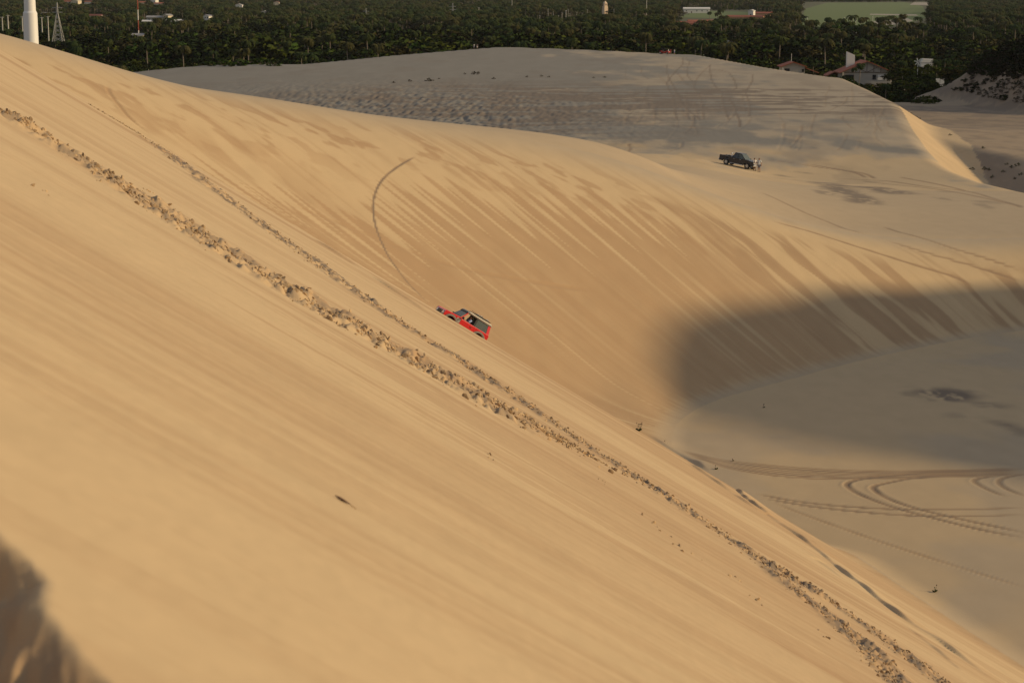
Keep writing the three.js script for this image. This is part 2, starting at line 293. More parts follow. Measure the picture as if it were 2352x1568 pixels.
//</MARKS>
//<COL>
// ------------------------------------------------------------------ colours of the sand
const DRY = [0.535, 0.392, 0.228], BROWN = [0.41, 0.268, 0.146], GREY = [0.42, 0.335, 0.235], FAR_DIM = [0.215, 0.197, 0.17], WET = [0.17, 0.13, 0.098];
const strikeA = (x, d) => (-0.159 * x + 0.6 * d) / 0.6207, downA = (x, d) => (0.6 * x + 0.159 * d) / 0.6207;
function traceUp(x, d) {                              // up the fall line of the bowl to its rim
  let t = 0, gap = 0, bx = 0, bd = 0; const e = 0.4, h = 1.3;
  for (let n = 0; n < 36; n++) {
    const y = bowl(x, d), g0 = T(x, d) - 0.3 - y;
    if (g0 < 0) { const back = n ? h * g0 / (g0 - gap) : 0; return [(x - bx * back) + (d - bd * back), t - back]; }
    gap = g0;
    let gx = bowl(x + e, d) - y, gd = bowl(x, d + e) - y; const g = Math.hypot(gx, gd) || 1e-6;
    bx = gx / g; bd = gd / g; x += bx * h; d += bd * h; t += h;
  }
  return [x + d, t];
}
for (let j = 0; j < NR; j++) for (let i = 0; i < NC; i++) {
  const k = j * NC + i, x = X[k], d = D[k], y = Y[k];
  let brown = 0, grey = 0, far = 0, w = wet[k], tone = 1;
  const A = faceA(x, d), inside = Math.abs(cols[i]) < 24;
  if (d < 110 && y > A - 2.2 && y - FLOOR > 0.25) {   // near face: streaks down the fall line
    const s = strikeA(x, d), t = downA(x, d), wob = 0.5 * noise(s * 0.3, t * 0.15);
    let st = 0.5 * noise(s * 0.45 + 3, t * 0.035) + 0.3 * noise(s * 1.5 + wob, t * 0.06 + 5) + 0.2 * noise(s * 4.4, t * 0.11 + 9);
    if (d < 45) st += 0.16 * (noise(s * 11, t * 0.3 + 1) - 0.5) * (1 - sstep(25, 45, d));
    if (d < 30) st += 0.34 * (noise(s * 6.3 + 2, t * 0.13 + 4) - 0.5) * (1 - sstep(14, 30, d));
    if (d < 18) st += 0.12 * (noise(s * 30, t * 0.7 + 1) - 0.5) * (1 - sstep(9, 18, d));
    // darker undersurface laid bare, light avalanche tongues running into it
    const jag = 7 * noise(s * 1.1, 3) ** 2 + 5 * noise(s * 3.3, 8) ** 2 + 3 * noise(s * 8, 5);
    const lo = pw([[14, 14], [22, 11], [30, 7], [40, 8.5], [48, 11], [58, 14], [66, 22]], s) - 5 + jag * 0.8;
    const bare = sstep(-0.5, 0.5, t - lo) * sstep(19, 25, s) * (1 - sstep(50, 62, s)) * (1 - 0.8 * sstep(11.5, 16, t - lo + 3 * noise(s * 2, 4)));
    const bare2 = sstep(0.56, 0.66, noise(s * 0.33 + 8, t * 0.03)) * 0.55;
    brown = clamp(1.9 * (st - 0.43)) * 0.75 + 0.55 * bare * (0.65 + 0.7 * noise(s * 2.3, t * 0.08)) + bare2 * sstep(62, 75, s);
    tone = (0.95 + 0.1 * fbm(x * 2.2, d * 0.9, 3)) * (0.97 + 0.06 * noise(x * 16, d * 5));
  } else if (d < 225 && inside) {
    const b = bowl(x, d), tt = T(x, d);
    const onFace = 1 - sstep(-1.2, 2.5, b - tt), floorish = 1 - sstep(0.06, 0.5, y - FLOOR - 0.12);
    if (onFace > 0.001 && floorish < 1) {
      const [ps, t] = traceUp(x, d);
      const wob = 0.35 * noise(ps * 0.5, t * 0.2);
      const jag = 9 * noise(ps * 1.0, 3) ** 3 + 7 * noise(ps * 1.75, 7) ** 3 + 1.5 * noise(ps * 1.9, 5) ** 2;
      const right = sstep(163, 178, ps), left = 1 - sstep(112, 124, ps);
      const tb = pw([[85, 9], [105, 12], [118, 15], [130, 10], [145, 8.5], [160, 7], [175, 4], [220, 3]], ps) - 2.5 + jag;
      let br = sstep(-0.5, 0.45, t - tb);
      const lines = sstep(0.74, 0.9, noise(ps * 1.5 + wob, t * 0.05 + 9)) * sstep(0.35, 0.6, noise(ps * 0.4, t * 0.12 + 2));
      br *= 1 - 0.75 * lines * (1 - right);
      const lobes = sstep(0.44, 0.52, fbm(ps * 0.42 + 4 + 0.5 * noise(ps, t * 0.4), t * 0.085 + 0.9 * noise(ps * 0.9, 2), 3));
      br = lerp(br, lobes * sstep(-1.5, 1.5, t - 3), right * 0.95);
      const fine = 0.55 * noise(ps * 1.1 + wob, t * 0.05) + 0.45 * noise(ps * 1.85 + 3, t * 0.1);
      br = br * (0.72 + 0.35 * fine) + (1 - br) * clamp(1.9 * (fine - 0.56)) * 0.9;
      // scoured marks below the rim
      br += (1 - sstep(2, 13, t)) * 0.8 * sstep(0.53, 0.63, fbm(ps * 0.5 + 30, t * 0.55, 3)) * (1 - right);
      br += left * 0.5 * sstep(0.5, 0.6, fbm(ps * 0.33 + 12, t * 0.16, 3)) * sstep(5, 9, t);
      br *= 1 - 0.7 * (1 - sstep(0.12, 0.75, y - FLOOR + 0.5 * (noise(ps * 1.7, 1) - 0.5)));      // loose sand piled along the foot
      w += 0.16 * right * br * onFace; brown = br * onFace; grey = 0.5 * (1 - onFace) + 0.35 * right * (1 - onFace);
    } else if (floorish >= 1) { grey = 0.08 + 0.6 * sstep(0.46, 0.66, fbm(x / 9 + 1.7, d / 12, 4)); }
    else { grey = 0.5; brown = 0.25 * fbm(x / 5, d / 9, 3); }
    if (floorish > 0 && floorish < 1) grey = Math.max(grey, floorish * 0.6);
    tone = 0.95 + 0.1 * fbm(x * 1.1, d * 0.6, 3);
  } else if (d >= 225) {
    // plateau and far dune
    // dim grazing light put into the colour as grey patches, denser towards the left
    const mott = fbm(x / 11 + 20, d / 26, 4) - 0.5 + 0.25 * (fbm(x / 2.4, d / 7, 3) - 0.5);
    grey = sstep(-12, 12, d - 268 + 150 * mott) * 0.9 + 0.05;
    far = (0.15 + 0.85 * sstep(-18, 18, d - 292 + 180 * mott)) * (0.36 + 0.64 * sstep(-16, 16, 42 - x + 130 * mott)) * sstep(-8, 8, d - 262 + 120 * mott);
    tone = 0.9 + 0.2 * fbm(x / 3, d / 12, 4);
    const m1 = gauss(x, 6, 38) * gauss(d, 405, 52), m2 = gauss(x, 58, 20) * gauss(d, 402, 34), m3 = gauss(x, -10, 26) * gauss(d, 320, 34);
    const st = fbm(x / 10 + 3, d / 4.5, 4);
    w += 0.9 * clamp(m1 * 1.7 + m2 * 2.4 + m3) * sstep(0.44, 0.53, st + 0.12 * (fbm(x / 1.6, d / 7, 2) - 0.5));
    w += 0.22 * sstep(0.58, 0.7, fbm(x / 7 + 40, d / 20, 4));
    // trampled hummocks, with shade painted into the dips between them
    const tr = clamp(gauss(x, -26, 40) * gauss(d, 372, 78) * 1.3) * (d < 560 ? 1 : 0);
    if (tr > 0.02) { const n = fbm(x / 0.7, d / 3.6, 2); lift[k] += tr * 0.5 * (n - 0.5); w += tr * 0.3 * sstep(0.5, 0.34, n); }
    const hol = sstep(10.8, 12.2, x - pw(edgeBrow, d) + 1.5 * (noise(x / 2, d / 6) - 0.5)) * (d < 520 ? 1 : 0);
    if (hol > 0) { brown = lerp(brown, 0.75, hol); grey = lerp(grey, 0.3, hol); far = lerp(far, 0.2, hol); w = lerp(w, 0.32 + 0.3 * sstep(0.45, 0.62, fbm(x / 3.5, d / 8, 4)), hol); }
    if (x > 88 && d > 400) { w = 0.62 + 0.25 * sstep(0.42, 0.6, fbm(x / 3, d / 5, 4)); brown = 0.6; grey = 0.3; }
    if (y < PLAIN + 3.5 && d > 500) { w = 0.3; }
    if (Math.abs(x - pw(edgeBrow, d) - 5.6) < 6 + 0.8 * noise(x, d / 4) && y < T(x, d) - 0.8 && y > -29.5) { brown = 0.25 * noise(d * 0.8, x * 0.06); grey = 0; far = 0; w = 0; }
  }
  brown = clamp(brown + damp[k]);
  for (let q = 0; q < 3; q++) { let c = lerp(DRY[q], BROWN[q], brown); c = lerp(c, GREY[q], grey * (1 - 0.5 * clamp(damp[k]))); c = lerp(c, FAR_DIM[q], far); c = lerp(c, WET[q], clamp(w, 0, 0.9)); C[k * 3 + q] = c * tone; }
}
console.log('colours');
//</COL>
const P = new Float32Array(NV * 3);
for (let k = 0; k < NV; k++) { P[k * 3] = X[k]; P[k * 3 + 1] = (Y[k] < PLAIN + 0.8 ? PLAIN - 1.5 : Y[k] + lift[k]) + EYE; P[k * 3 + 2] = -D[k]; }
const IX = new Uint32Array((NR - 1) * (NC - 1) * 6);
{ let o = 0; for (let j = 0; j + 1 < NR; j++) for (let i = 0; i + 1 < NC; i++) { const a = j * NC + i, b = a + 1, c = a + NC, e = c + 1; IX[o++] = a; IX[o++] = b; IX[o++] = e; IX[o++] = a; IX[o++] = e; IX[o++] = c; } }
const duneGeo = new THREE.BufferGeometry();
duneGeo.setAttribute('position', new THREE.BufferAttribute(P, 3));
duneGeo.setAttribute('color', new THREE.BufferAttribute(C, 3));
duneGeo.setIndex(new THREE.BufferAttribute(IX, 1));
duneGeo.computeVertexNormals();
const dunes = new THREE.Mesh(duneGeo, new THREE.MeshStandardMaterial({ vertexColors: true, roughness: 1 }));
dunes.name = 'sand_dunes'; dunes.userData = { kind: 'structure' }; dunes.castShadow = dunes.receiveShadow = true;
scene.add(dunes);
//<OBJ>
// ------------------------------------------------------------------ things
const lin = (r, g, b) => new THREE.Color().setRGB(r, g, b);
const mat = (r, g, b, o = {}) => new THREE.MeshStandardMaterial({ color: lin(r, g, b), roughness: 0.8, ...o });
const used = {};
const numbered = (n) => { used[n] = (used[n] ?? -1) + 1; return used[n] ? n + '_' + String(used[n]).padStart(3, '0') : n; };
function tag(o, label, category, group) { o.userData.label = label; o.userData.category = category; if (group) o.userData.group = group; return o; }
function thing(name, label, category, group) { const o = new THREE.Group(); o.name = numbered(name); scene.add(o); return tag(o, label, category, group); }
function part(parent, name, geo, m) { const o = new THREE.Mesh(Array.isArray(geo) ? mergeGeometries(geo.map((g) => { const q = g.index ? g.toNonIndexed() : g; for (const a of Object.keys(q.attributes)) if (a !== 'position' && a !== 'normal') q.deleteAttribute(a); return q; })) : geo, m); o.name = name; o.castShadow = o.receiveShadow = true; parent.add(o); return o; }
const box = (w, h, l, x = 0, y = 0, z = 0) => { const g = new THREE.BoxGeometry(w, h, l); g.translate(x, y, z); return g; };
const rbox = (w, h, l, x = 0, y = 0, z = 0, r = 0.03) => { const g = new RoundedBoxGeometry(w, h, l, 2, Math.min(r, w * 0.45, h * 0.45, l * 0.45)); g.translate(x, y, z); return g; };
const cyl = (r0, r1, h, n = 16) => new THREE.CylinderGeometry(r0, r1, h, n);
const tube = (pts, r, n = 6, seg = 12) => new THREE.TubeGeometry(new THREE.CatmullRomCurve3(pts.map((p) => new THREE.Vector3(...p))), seg, r, n);
const bar = (a, b, r, n = 6) => { const A = new THREE.Vector3(...a), B = new THREE.Vector3(...b), g = cyl(r, r, A.distanceTo(B), n); g.applyQuaternion(new THREE.Quaternion().setFromUnitVectors(new THREE.Vector3(0, 1, 0), B.clone().sub(A).normalize())); g.translate((A.x + B.x) / 2, (A.y + B.y) / 2, (A.z + B.z) / 2); return g; };
// side outline (x, y) given a width, bevelled
function slab(outline, width, bevel = 0.03, z = 0) { const s = new THREE.Shape(outline.map(([x, y]) => new THREE.Vector2(x, y))); const g = new THREE.ExtrudeGeometry(s, { depth: width - 2 * bevel, bevelEnabled: true, bevelThickness: bevel, bevelSize: bevel, bevelSegments: 2, curveSegments: 10 }); g.translate(0, 0, z - width / 2 + bevel); return g; }
// a panel of given thickness through four corners
function panel(c, th = 0.02) {
  const p = c.map((q) => new THREE.Vector3(...q)), n = p[1].clone().sub(p[0]).cross(p[3].clone().sub(p[0])).normalize().multiplyScalar(th), v = [...p, ...p.map((q) => q.clone().sub(n))], f = [[0, 1, 2, 3], [7, 6, 5, 4], [0, 4, 5, 1], [1, 5, 6, 2], [2, 6, 7, 3], [3, 7, 4, 0]], a = [];
  for (const [i, j, k, l] of f) for (const q of [i, j, k, i, k, l]) a.push(v[q].x, v[q].y, v[q].z);
  const g = new THREE.BufferGeometry(); g.setAttribute('position', new THREE.Float32BufferAttribute(a, 3)); g.computeVertexNormals(); return g;
}
const arch = (cx, cy, r, n = 8) => Array.from({ length: n + 1 }, (_, i) => { const a = Math.PI * (1 - i / n); return [cx - Math.cos(a) * -r, cy + Math.sin(a) * r]; });
const normalAt = (x, d, e = 0.8) => new THREE.Vector3(-(heightBase(x + e, d) - heightBase(x - e, d)) / (2 * e), 1, (heightBase(x, d + e) - heightBase(x, d - e)) / (2 * e)).normalize();
// stands on the sand, tilted with it, looking along (hx, hd)
function settle(o, x, d, hx, hd, sink = 0, tilt = 1) {
  const n = normalAt(x, d, 1.1).lerp(new THREE.Vector3(0, 1, 0), 1 - tilt).normalize(), f = new THREE.Vector3(hx, 0, -hd); f.addScaledVector(n, -f.dot(n)).normalize();
  const r = f.clone().cross(n).normalize();
  o.quaternion.setFromRotationMatrix(new THREE.Matrix4().makeBasis(f, n, r));
  o.position.set(x, heightBase(x, d) + EYE - sink, -d);
}

// ---- a standing or sitting figure: one body surface from joints, clothes as inflated parts of it
function blob(bones, res, grow = 0, k = 0.03) {
  const lo = new THREE.Vector3(9, 9, 9), hi = new THREE.Vector3(-9, -9, -9);
  for (const [a, b, ra, rb] of bones) for (const [p, r] of [[a, ra], [b, rb]]) { lo.min(new THREE.Vector3(p[0] - r, p[1] - r, p[2] - r)); hi.max(new THREE.Vector3(p[0] + r, p[1] + r, p[2] + r)); }
  const c = lo.clone().add(hi).multiplyScalar(0.5), R = Math.max(hi.x - lo.x, hi.y - lo.y, hi.z - lo.z) / 2 * 1.08 + 0.04;
  const mc = new MarchingCubes(res, undefined, false, false, 60000), S = mc.size, half = S / 2;
  for (let z = 0; z < S; z++) for (let y = 0; y < S; y++) for (let x = 0; x < S; x++) {
    const px = c.x + (x - half) / half * R, py = c.y + (y - half) / half * R, pz = c.z + (z - half) / half * R; let s = 0, m = 1e9;
    for (const [a, b, ra, rb] of bones) {
      const bx = b[0] - a[0], by = b[1] - a[1], bz = b[2] - a[2], t = clamp(((px - a[0]) * bx + (py - a[1]) * by + (pz - a[2]) * bz) / (bx * bx + by * by + bz * bz + 1e-9));
      const q = Math.hypot(px - a[0] - bx * t, py - a[1] - by * t, pz - a[2] - bz * t) - lerp(ra, rb, t) - grow; if (q < m) m = q; s += Math.exp(-q / k);
    }
    mc.field[x + y * S + z * S * S] = -(m > 0.3 ? m : -k * Math.log(s));
  }
  mc.isolation = 0; mc.update();
  const n = mc.count, P = new Float32Array(n * 3);
  for (let i = 0; i < n; i++) { P[i * 3] = c.x + mc.positionArray[i * 3] * R; P[i * 3 + 1] = c.y + mc.positionArray[i * 3 + 1] * R; P[i * 3 + 2] = c.z + mc.positionArray[i * 3 + 2] * R; }
  let g = new THREE.BufferGeometry(); g.setAttribute('position', new THREE.BufferAttribute(P, 3)); g = mergeVertices(g, 1e-4); g.computeVertexNormals(); return g;
}
const SKIN = mat(0.30, 0.16, 0.10, { roughness: 0.6 }), HAIR = mat(0.02, 0.014, 0.01);
// faces +x; joints in metres for a 1.72 m figure
function figure(o, { top, bottom, shirt = 'shirt', legs = 'shorts', pose = 'stand', scale = 1, res = 56, long = false, hair = HAIR }) {
  const sit = pose === 'sit', st = (z, f) => sit ? [[0.0, 0.5, 0.1 * z], [0.42, 0.52, 0.13 * z], [0.5, 0.1, 0.13 * z], [0.66, 0.05, 0.13 * z]] : [[0, 0.88, 0.09 * z], [0.03 + f, 0.48, 0.11 * z], [f * 1.2 - 0.02, 0.08, 0.12 * z], [f * 1.2 + 0.15, 0.04, 0.13 * z]];
  const dy = sit ? -0.38 : 0, Y = (p) => [p[0], p[1] + dy, p[2]];
  const arm = (z) => { const S = Y([0, 1.4, 0.19 * z]); const q = pose === 'hold' ? [[0.06, 1.13, 0.27 * z], [0.26, 1.12, 0.16 * z]] : sit ? [[0.18, 1.15, 0.24 * z], [0.42, 1.2, 0.18 * z]] : [[-0.03, 1.12, 0.26 * z], [0.06, 0.86, 0.27 * z]]; return [S, Y(q[0]), Y(q[1])]; };
  const L = st(-1, 0.06), R = st(1, -0.03), la = arm(-1), ra = arm(1), up = [];
  const torso = [[Y([0, 0.92, -0.06]), Y([0, 0.92, 0.06]), 0.115, 0.115], [Y([0, 0.95, 0]), Y([0.0, 1.15, 0]), 0.12, 0.115], [Y([0, 1.15, 0]), Y([0.01, 1.34, 0]), 0.115, 0.125], [Y([0, 1.38, -0.11]), Y([0, 1.38, 0.11]), 0.085, 0.085]];
  const head = [[Y([0.0, 1.42, 0]), Y([0.02, 1.54, 0]), 0.055, 0.055], [Y([0.02, 1.585, 0]), Y([0.015, 1.645, 0]), 0.078, 0.085], [Y([0.1, 1.6, 0]), Y([0.105, 1.585, 0]), 0.014, 0.018], [Y([0.045, 1.535, 0]), Y([0.06, 1.54, 0]), 0.04, 0.035], [Y([0.01, 1.6, 0.085]), Y([0.01, 1.61, 0.088]), 0.016, 0.016], [Y([0.01, 1.6, -0.085]), Y([0.01, 1.61, -0.088]), 0.016, 0.016]];
  const limbs = []; for (const l of [L, R]) limbs.push([l[0], l[1], 0.088, 0.06], [l[1], l[2], 0.06, 0.036], [l[2], l[3], 0.04, 0.032]);
  for (const a of [la, ra]) { limbs.push([a[0], a[1], 0.052, 0.042], [a[1], a[2], 0.042, 0.03]); const h = a[2], w = (x, y, z) => [h[0] + x, h[1] + y, h[2] + z]; limbs.push([w(0, 0, 0), w(0.04, -0.05, 0), 0.034, 0.032]); for (let f = 0; f < 4; f++) limbs.push([w(0.04, -0.05, -0.03 + 0.02 * f), w(0.07, -0.11 + 0.008 * Math.abs(f - 1), -0.03 + 0.02 * f), 0.011, 0.009]); limbs.push([w(0.02, -0.02, -0.035), w(0.06, -0.06, -0.06), 0.012, 0.01]); }
  const body = part(o, 'body', blob([...torso, ...head, ...limbs], res + 20, 0, 0.018), SKIN);
  const mid = (a, b, t) => a.map((q, i) => lerp(q, b[i], t));
  part(o, shirt, blob([...torso, [la[0], mid(la[0], la[1], 0.55), 0.054, 0.056], [ra[0], mid(ra[0], ra[1], 0.55), 0.054, 0.056]], res, 0.016, 0.02), top);
  part(o, legs, blob([[Y([0, 0.9, -0.06]), Y([0, 0.9, 0.06]), 0.118, 0.118], ...[L, R].map((l) => [l[0], mid(l[0], l[1], long ? 1 : 0.62), 0.095, long ? 0.075 : 0.085]), ...(long ? [L, R].map((l) => [l[1], l[2], 0.075, 0.06]) : [])], res, 0.018, 0.02), bottom);
  part(o, 'hair', blob([[Y([-0.005, 1.61, 0]), Y([-0.005, 1.655, 0]), 0.084, 0.09], [Y([-0.06, 1.6, 0]), Y([-0.06, 1.55, 0]), 0.05, 0.045]], 22, 0.008, 0.02), hair);
  for (const l of [L, R]) part(o, 'shoe', blob([[[l[2][0] - 0.02, l[2][1] - 0.035, l[2][2]], l[3], 0.05, 0.042]], 16, 0.006), mat(0.05, 0.05, 0.05));
  o.scale.setScalar(scale);
  return o;
}

// ---- wheels
const RUBBER = mat(0.012, 0.012, 0.013, { roughness: 0.85 }), CHROME = mat(0.62, 0.63, 0.65, { roughness: 0.28, metalness: 0.9 }), BLACK = mat(0.012, 0.012, 0.013, { roughness: 0.45 });
const GLASS = new THREE.MeshPhysicalMaterial({ color: lin(0.32, 0.38, 0.36), roughness: 0.04, transmission: 0.75, thickness: 0, ior: 1.5 });
const DARKGLASS = new THREE.MeshPhysicalMaterial({ color: lin(0.012, 0.015, 0.018), roughness: 0.05, clearcoat: 1, clearcoatRoughness: 0.02 });
const LENS = new THREE.MeshPhysicalMaterial({ color: lin(0.8, 0.82, 0.85), roughness: 0.08, metalness: 0.3, clearcoat: 1 });
function wheel(parent, x, y, z, r, w, out) {
  const g = new THREE.Group(); g.name = 'wheel'; g.position.set(x, y, z); parent.add(g);
  const prof = [[0.62, -0.5], [0.9, -0.5], [1, -0.32], [1, 0.32], [0.9, 0.5], [0.62, 0.5]].map(([a, b]) => new THREE.Vector2(a * r, b * w)), t = new THREE.LatheGeometry(prof, 28); t.rotateX(Math.PI / 2); part(g, 'tyre', t, RUBBER);
  const rim = [(() => { const c = cyl(r * 0.2, r * 0.2, 0.05, 12); c.rotateX(Math.PI / 2); c.translate(0, 0, out * w * 0.42); return c; })(), (() => { const l = new THREE.LatheGeometry([[0.56, -0.4], [0.65, -0.46], [0.66, 0.46], [0.58, 0.44]].map(([a, b]) => new THREE.Vector2(a * r, b * w)), 24); l.rotateX(Math.PI / 2); return l; })()];
  for (let s = 0; s < 6; s++) { const b = box(r * 0.5, r * 0.2, 0.03, r * 0.36, 0, out * w * 0.4); b.rotateZ(s * Math.PI / 3); rim.push(b); }
  part(g, 'rim', rim, CHROME);
  const hub = cyl(r * 0.5, r * 0.5, w * 0.5, 14); hub.rotateX(Math.PI / 2); part(g, 'brake_drum', hub, BLACK);
}

// ---- the red off-road car climbing behind the rib (forward +x, right +z)
{
  const RED = new THREE.MeshPhysicalMaterial({ color: lin(0.62, 0.008, 0.012), roughness: 0.32, clearcoat: 1, clearcoatRoughness: 0.06 });
  const SILVER = mat(0.42, 0.40, 0.36, { roughness: 0.4, metalness: 0.35 }), GREYP = mat(0.2, 0.19, 0.17, { roughness: 0.6 }), DARK = mat(0.02, 0.02, 0.022, { roughness: 0.7 });
  const car = thing('off_road_car', 'red three-door off-road car with silver roof, half hidden behind the sand rib', 'car');
  const r = 0.36, wb = 1.16, W = 1.62;
  const low = [[-1.8, 0.5], ...arch(-wb, 0.42, 0.46), [-0.66, 0.42], [0.66, 0.42], ...arch(wb, 0.42, 0.46), [1.66, 0.46], [1.76, 0.56], [1.78, 0.9], [1.7, 1.02], [0.66, 1.1], [0.6, 1.04], [-1.72, 1.06], [-1.8, 0.98]];
  // tub with an open top so that the cabin can be looked into
  const side = low;
  for (const z of [-1, 1]) part(car, 'side_panel', slab(side, 0.1, 0.03, z * (W / 2 - 0.05)), RED);
  part(car, 'floor_pan', [box(3.3, 0.06, W - 0.2, -0.05, 0.5, 0), box(0.06, 0.5, W - 0.2, -1.72, 0.78, 0)], DARK);
  const hood = part(car, 'hood', [slab([[0.62, 1.08], [1.7, 0.985], [1.76, 0.93], [1.74, 0.88], [0.62, 0.98]], W - 0.12, 0.03)], RED);
  part(hood, 'hood_scoop', rbox(0.42, 0.04, 0.5, 1.1, 1.07, 0), BLACK);
  part(car, 'grille', [rbox(0.07, 0.34, W - 0.26, 1.76, 0.78, 0)], BLACK);
  part(car, 'grille_bar', [0.7, 0.78, 0.86].map((y) => rbox(0.03, 0.025, 0.7, 1.8, y, 0, 0.01)), GREYP);
  for (const z of [-1, 1]) { const g = cyl(0.115, 0.13, 0.06, 20); g.rotateZ(-Math.PI / 2); g.translate(1.81, 0.8, z * 0.56); part(car, 'headlight', g, LENS); part(car, 'turn_signal', rbox(0.05, 0.07, 0.1, 1.77, 0.8, z * 0.73, 0.02), mat(0.75, 0.3, 0.05, { roughness: 0.3 })); const t = rbox(0.05, 0.24, 0.12, -1.82, 0.85, z * 0.7, 0.02); part(car, 'tail_light', t, mat(0.35, 0.01, 0.01, { roughness: 0.25 })); }
  part(car, 'front_bumper', slab([[1.66, 0.42], [1.9, 0.45], [1.92, 0.6], [1.7, 0.62]], W + 0.02, 0.04), GREYP);
  part(car, 'rear_bumper', rbox(0.16, 0.16, W, -1.84, 0.52, 0, 0.05), GREYP);
  for (const z of [-1, 1]) for (const x of [-wb, wb]) { const o = arch(x, 0.42, 0.55, 10), i = arch(x, 0.42, 0.46, 10).reverse(); part(car, 'fender_flare', slab([...o, ...i], 0.09, 0.02, z * (W / 2 + 0.015)), GREYP); }
  for (const z of [-1, 1]) { part(car, 'side_vent', rbox(0.3, 0.3, 0.03, 0.68, 0.86, z * (W / 2 + 0.012), 0.012), SILVER); const d = part(car, 'door', slab([[-0.5, 0.5], [0.5, 0.5], [0.5, 1.02], [-0.5, 1.03]], 0.04, 0.012, z * (W / 2 + 0.006)), RED); part(d, 'handle', rbox(0.16, 0.04, 0.03, -0.34, 0.88, z * (W / 2 + 0.035), 0.012), BLACK); part(car, 'mirror', [rbox(0.1, 0.16, 0.2, 0.5, 1.16, z * (W / 2 + 0.14), 0.03), bar([0.5, 1.1, z * W / 2], [0.5, 1.12, z * (W / 2 + 0.1)], 0.02)], BLACK); part(car, 'side_step', rbox(1.4, 0.05, 0.16, 0, 0.4, z * (W / 2 + 0.06), 0.02), BLACK); }
  const zb = W / 2 - 0.06, zt = W / 2 - 0.19, yb = 1.05, yt = 1.66;
  const post = (x0, x1, w0, w1, z) => panel(z > 0 ? [[x0 - w0, yb, zb], [x0 + w0, yb, zb], [x1 + w1, yt, zt], [x1 - w1, yt, zt]] : [[x0 + w0, yb, -zb], [x0 - w0, yb, -zb], [x1 - w1, yt, -zt], [x1 + w1, yt, -zt]], 0.05);
  for (const z of [-1, 1]) { part(car, 'pillar', post(0.58, 0.2, 0.05, 0.04, z), RED); part(car, 'pillar', post(-0.52, -0.56, 0.05, 0.05, z), BLACK); part(car, 'pillar', post(-1.68, -1.56, 0.1, 0.1, z), RED); part(car, 'window_sill', rbox(2.3, 0.05, 0.05, -0.56, yb, z * zb, 0.02), RED); part(car, 'roof_rail', rbox(1.9, 0.06, 0.05, -0.66, yt, z * (zt - 0.005), 0.02), SILVER); }
  part(car, 'roof', [slab([[-1.72, yt + 0.0], [0.24, yt + 0.0], [0.16, yt + 0.07], [-1.6, yt + 0.085]], 2 * zt + 0.1, 0.03)], SILVER);
  const ws = part(car, 'windshield_frame', [panel([[0.66, yb + 0.02, -zb], [0.66, yb + 0.02, zb], [0.62, yb + 0.1, zb], [0.62, yb + 0.1, -zb]], 0.04), panel([[0.3, yt - 0.1, -zt - 0.01], [0.3, yt - 0.1, zt + 0.01], [0.23, yt + 0.02, zt], [0.23, yt + 0.02, -zt]], 0.04)], BLACK);
  part(ws, 'windshield', panel([[0.61, yb + 0.09, -zb + 0.04], [0.61, yb + 0.09, zb - 0.04], [0.29, yt - 0.08, zt - 0.02], [0.29, yt - 0.08, -zt + 0.02]], 0.012), GLASS);
  for (const z of [-1, 1]) part(car, 'rear_side_window', panel(z > 0 ? [[-1.56, yb + 0.03, zb - 0.012], [-0.6, yb + 0.03, zb - 0.012], [-0.63, yt - 0.03, zt - 0.01], [-1.46, yt - 0.03, zt - 0.01]] : [[-0.6, yb + 0.03, -zb + 0.012], [-1.56, yb + 0.03, -zb + 0.012], [-1.46, yt - 0.03, -zt + 0.01], [-0.63, yt - 0.03, -zt + 0.01]], 0.012), GLASS);
  part(car, 'rear_window', panel([[-1.74, yb + 0.03, zb - 0.1], [-1.74, yb + 0.03, -zb + 0.1], [-1.64, yt - 0.04, -zt + 0.08], [-1.64, yt - 0.04, zt - 0.08]], 0.012), GLASS);
  part(car, 'dashboard', rbox(0.3, 0.22, W - 0.3, 0.46, 0.98, 0, 0.06), DARK);
  for (const z of [-1, 1]) { const s = part(car, 'seat', [rbox(0.5, 0.16, 0.48, -0.1, 0.74, z * 0.36, 0.06), (() => { const g = rbox(0.16, 0.66, 0.46, 0, 0.33, 0, 0.06); g.rotateZ(0.2); g.translate(-0.36, 0.76, z * 0.36); return g; })()], DARK); part(s, 'headrest', rbox(0.1, 0.16, 0.24, -0.53, 1.5, z * 0.36, 0.04), DARK); }
  const sw = new THREE.TorusGeometry(0.18, 0.016, 8, 24); sw.rotateY(Math.PI / 2); sw.rotateZ(-0.35); sw.translate(0.24, 1.1, -0.36); part(car, 'steering_wheel', sw, BLACK);
  const rack = part(car, 'roof_rack', [bar([-1.5, yt + 0.17, -0.5], [-0.25, yt + 0.17, -0.5], 0.022), bar([-1.5, yt + 0.17, 0.5], [-0.25, yt + 0.17, 0.5], 0.022), ...[-1.4, -0.9, -0.4].flatMap((x) => [bar([x, yt + 0.17, -0.55], [x, yt + 0.17, 0.55], 0.018), bar([x, yt + 0.06, -0.5], [x, yt + 0.17, -0.5], 0.016), bar([x, yt + 0.06, 0.5], [x, yt + 0.17, 0.5], 0.016)])], BLACK);
  for (const [x, z] of [[-0.85, -0.3], [-1.35, -0.3], [-0.85, 0.3]]) { const g = new THREE.TorusGeometry(0.09, 0.022, 6, 14); g.rotateX(Math.PI / 2 - 0.4); g.translate(x, yt + 0.24, z); part(rack, 'strap_coil', g, SILVER); }
  part(rack, 'shovel', [bar([-1.62, yt + 0.2, -0.42], [-0.2, yt + 0.22, -0.42], 0.015), rbox(0.24, 0.02, 0.18, -0.1, yt + 0.225, -0.42, 0.008)], BLACK);
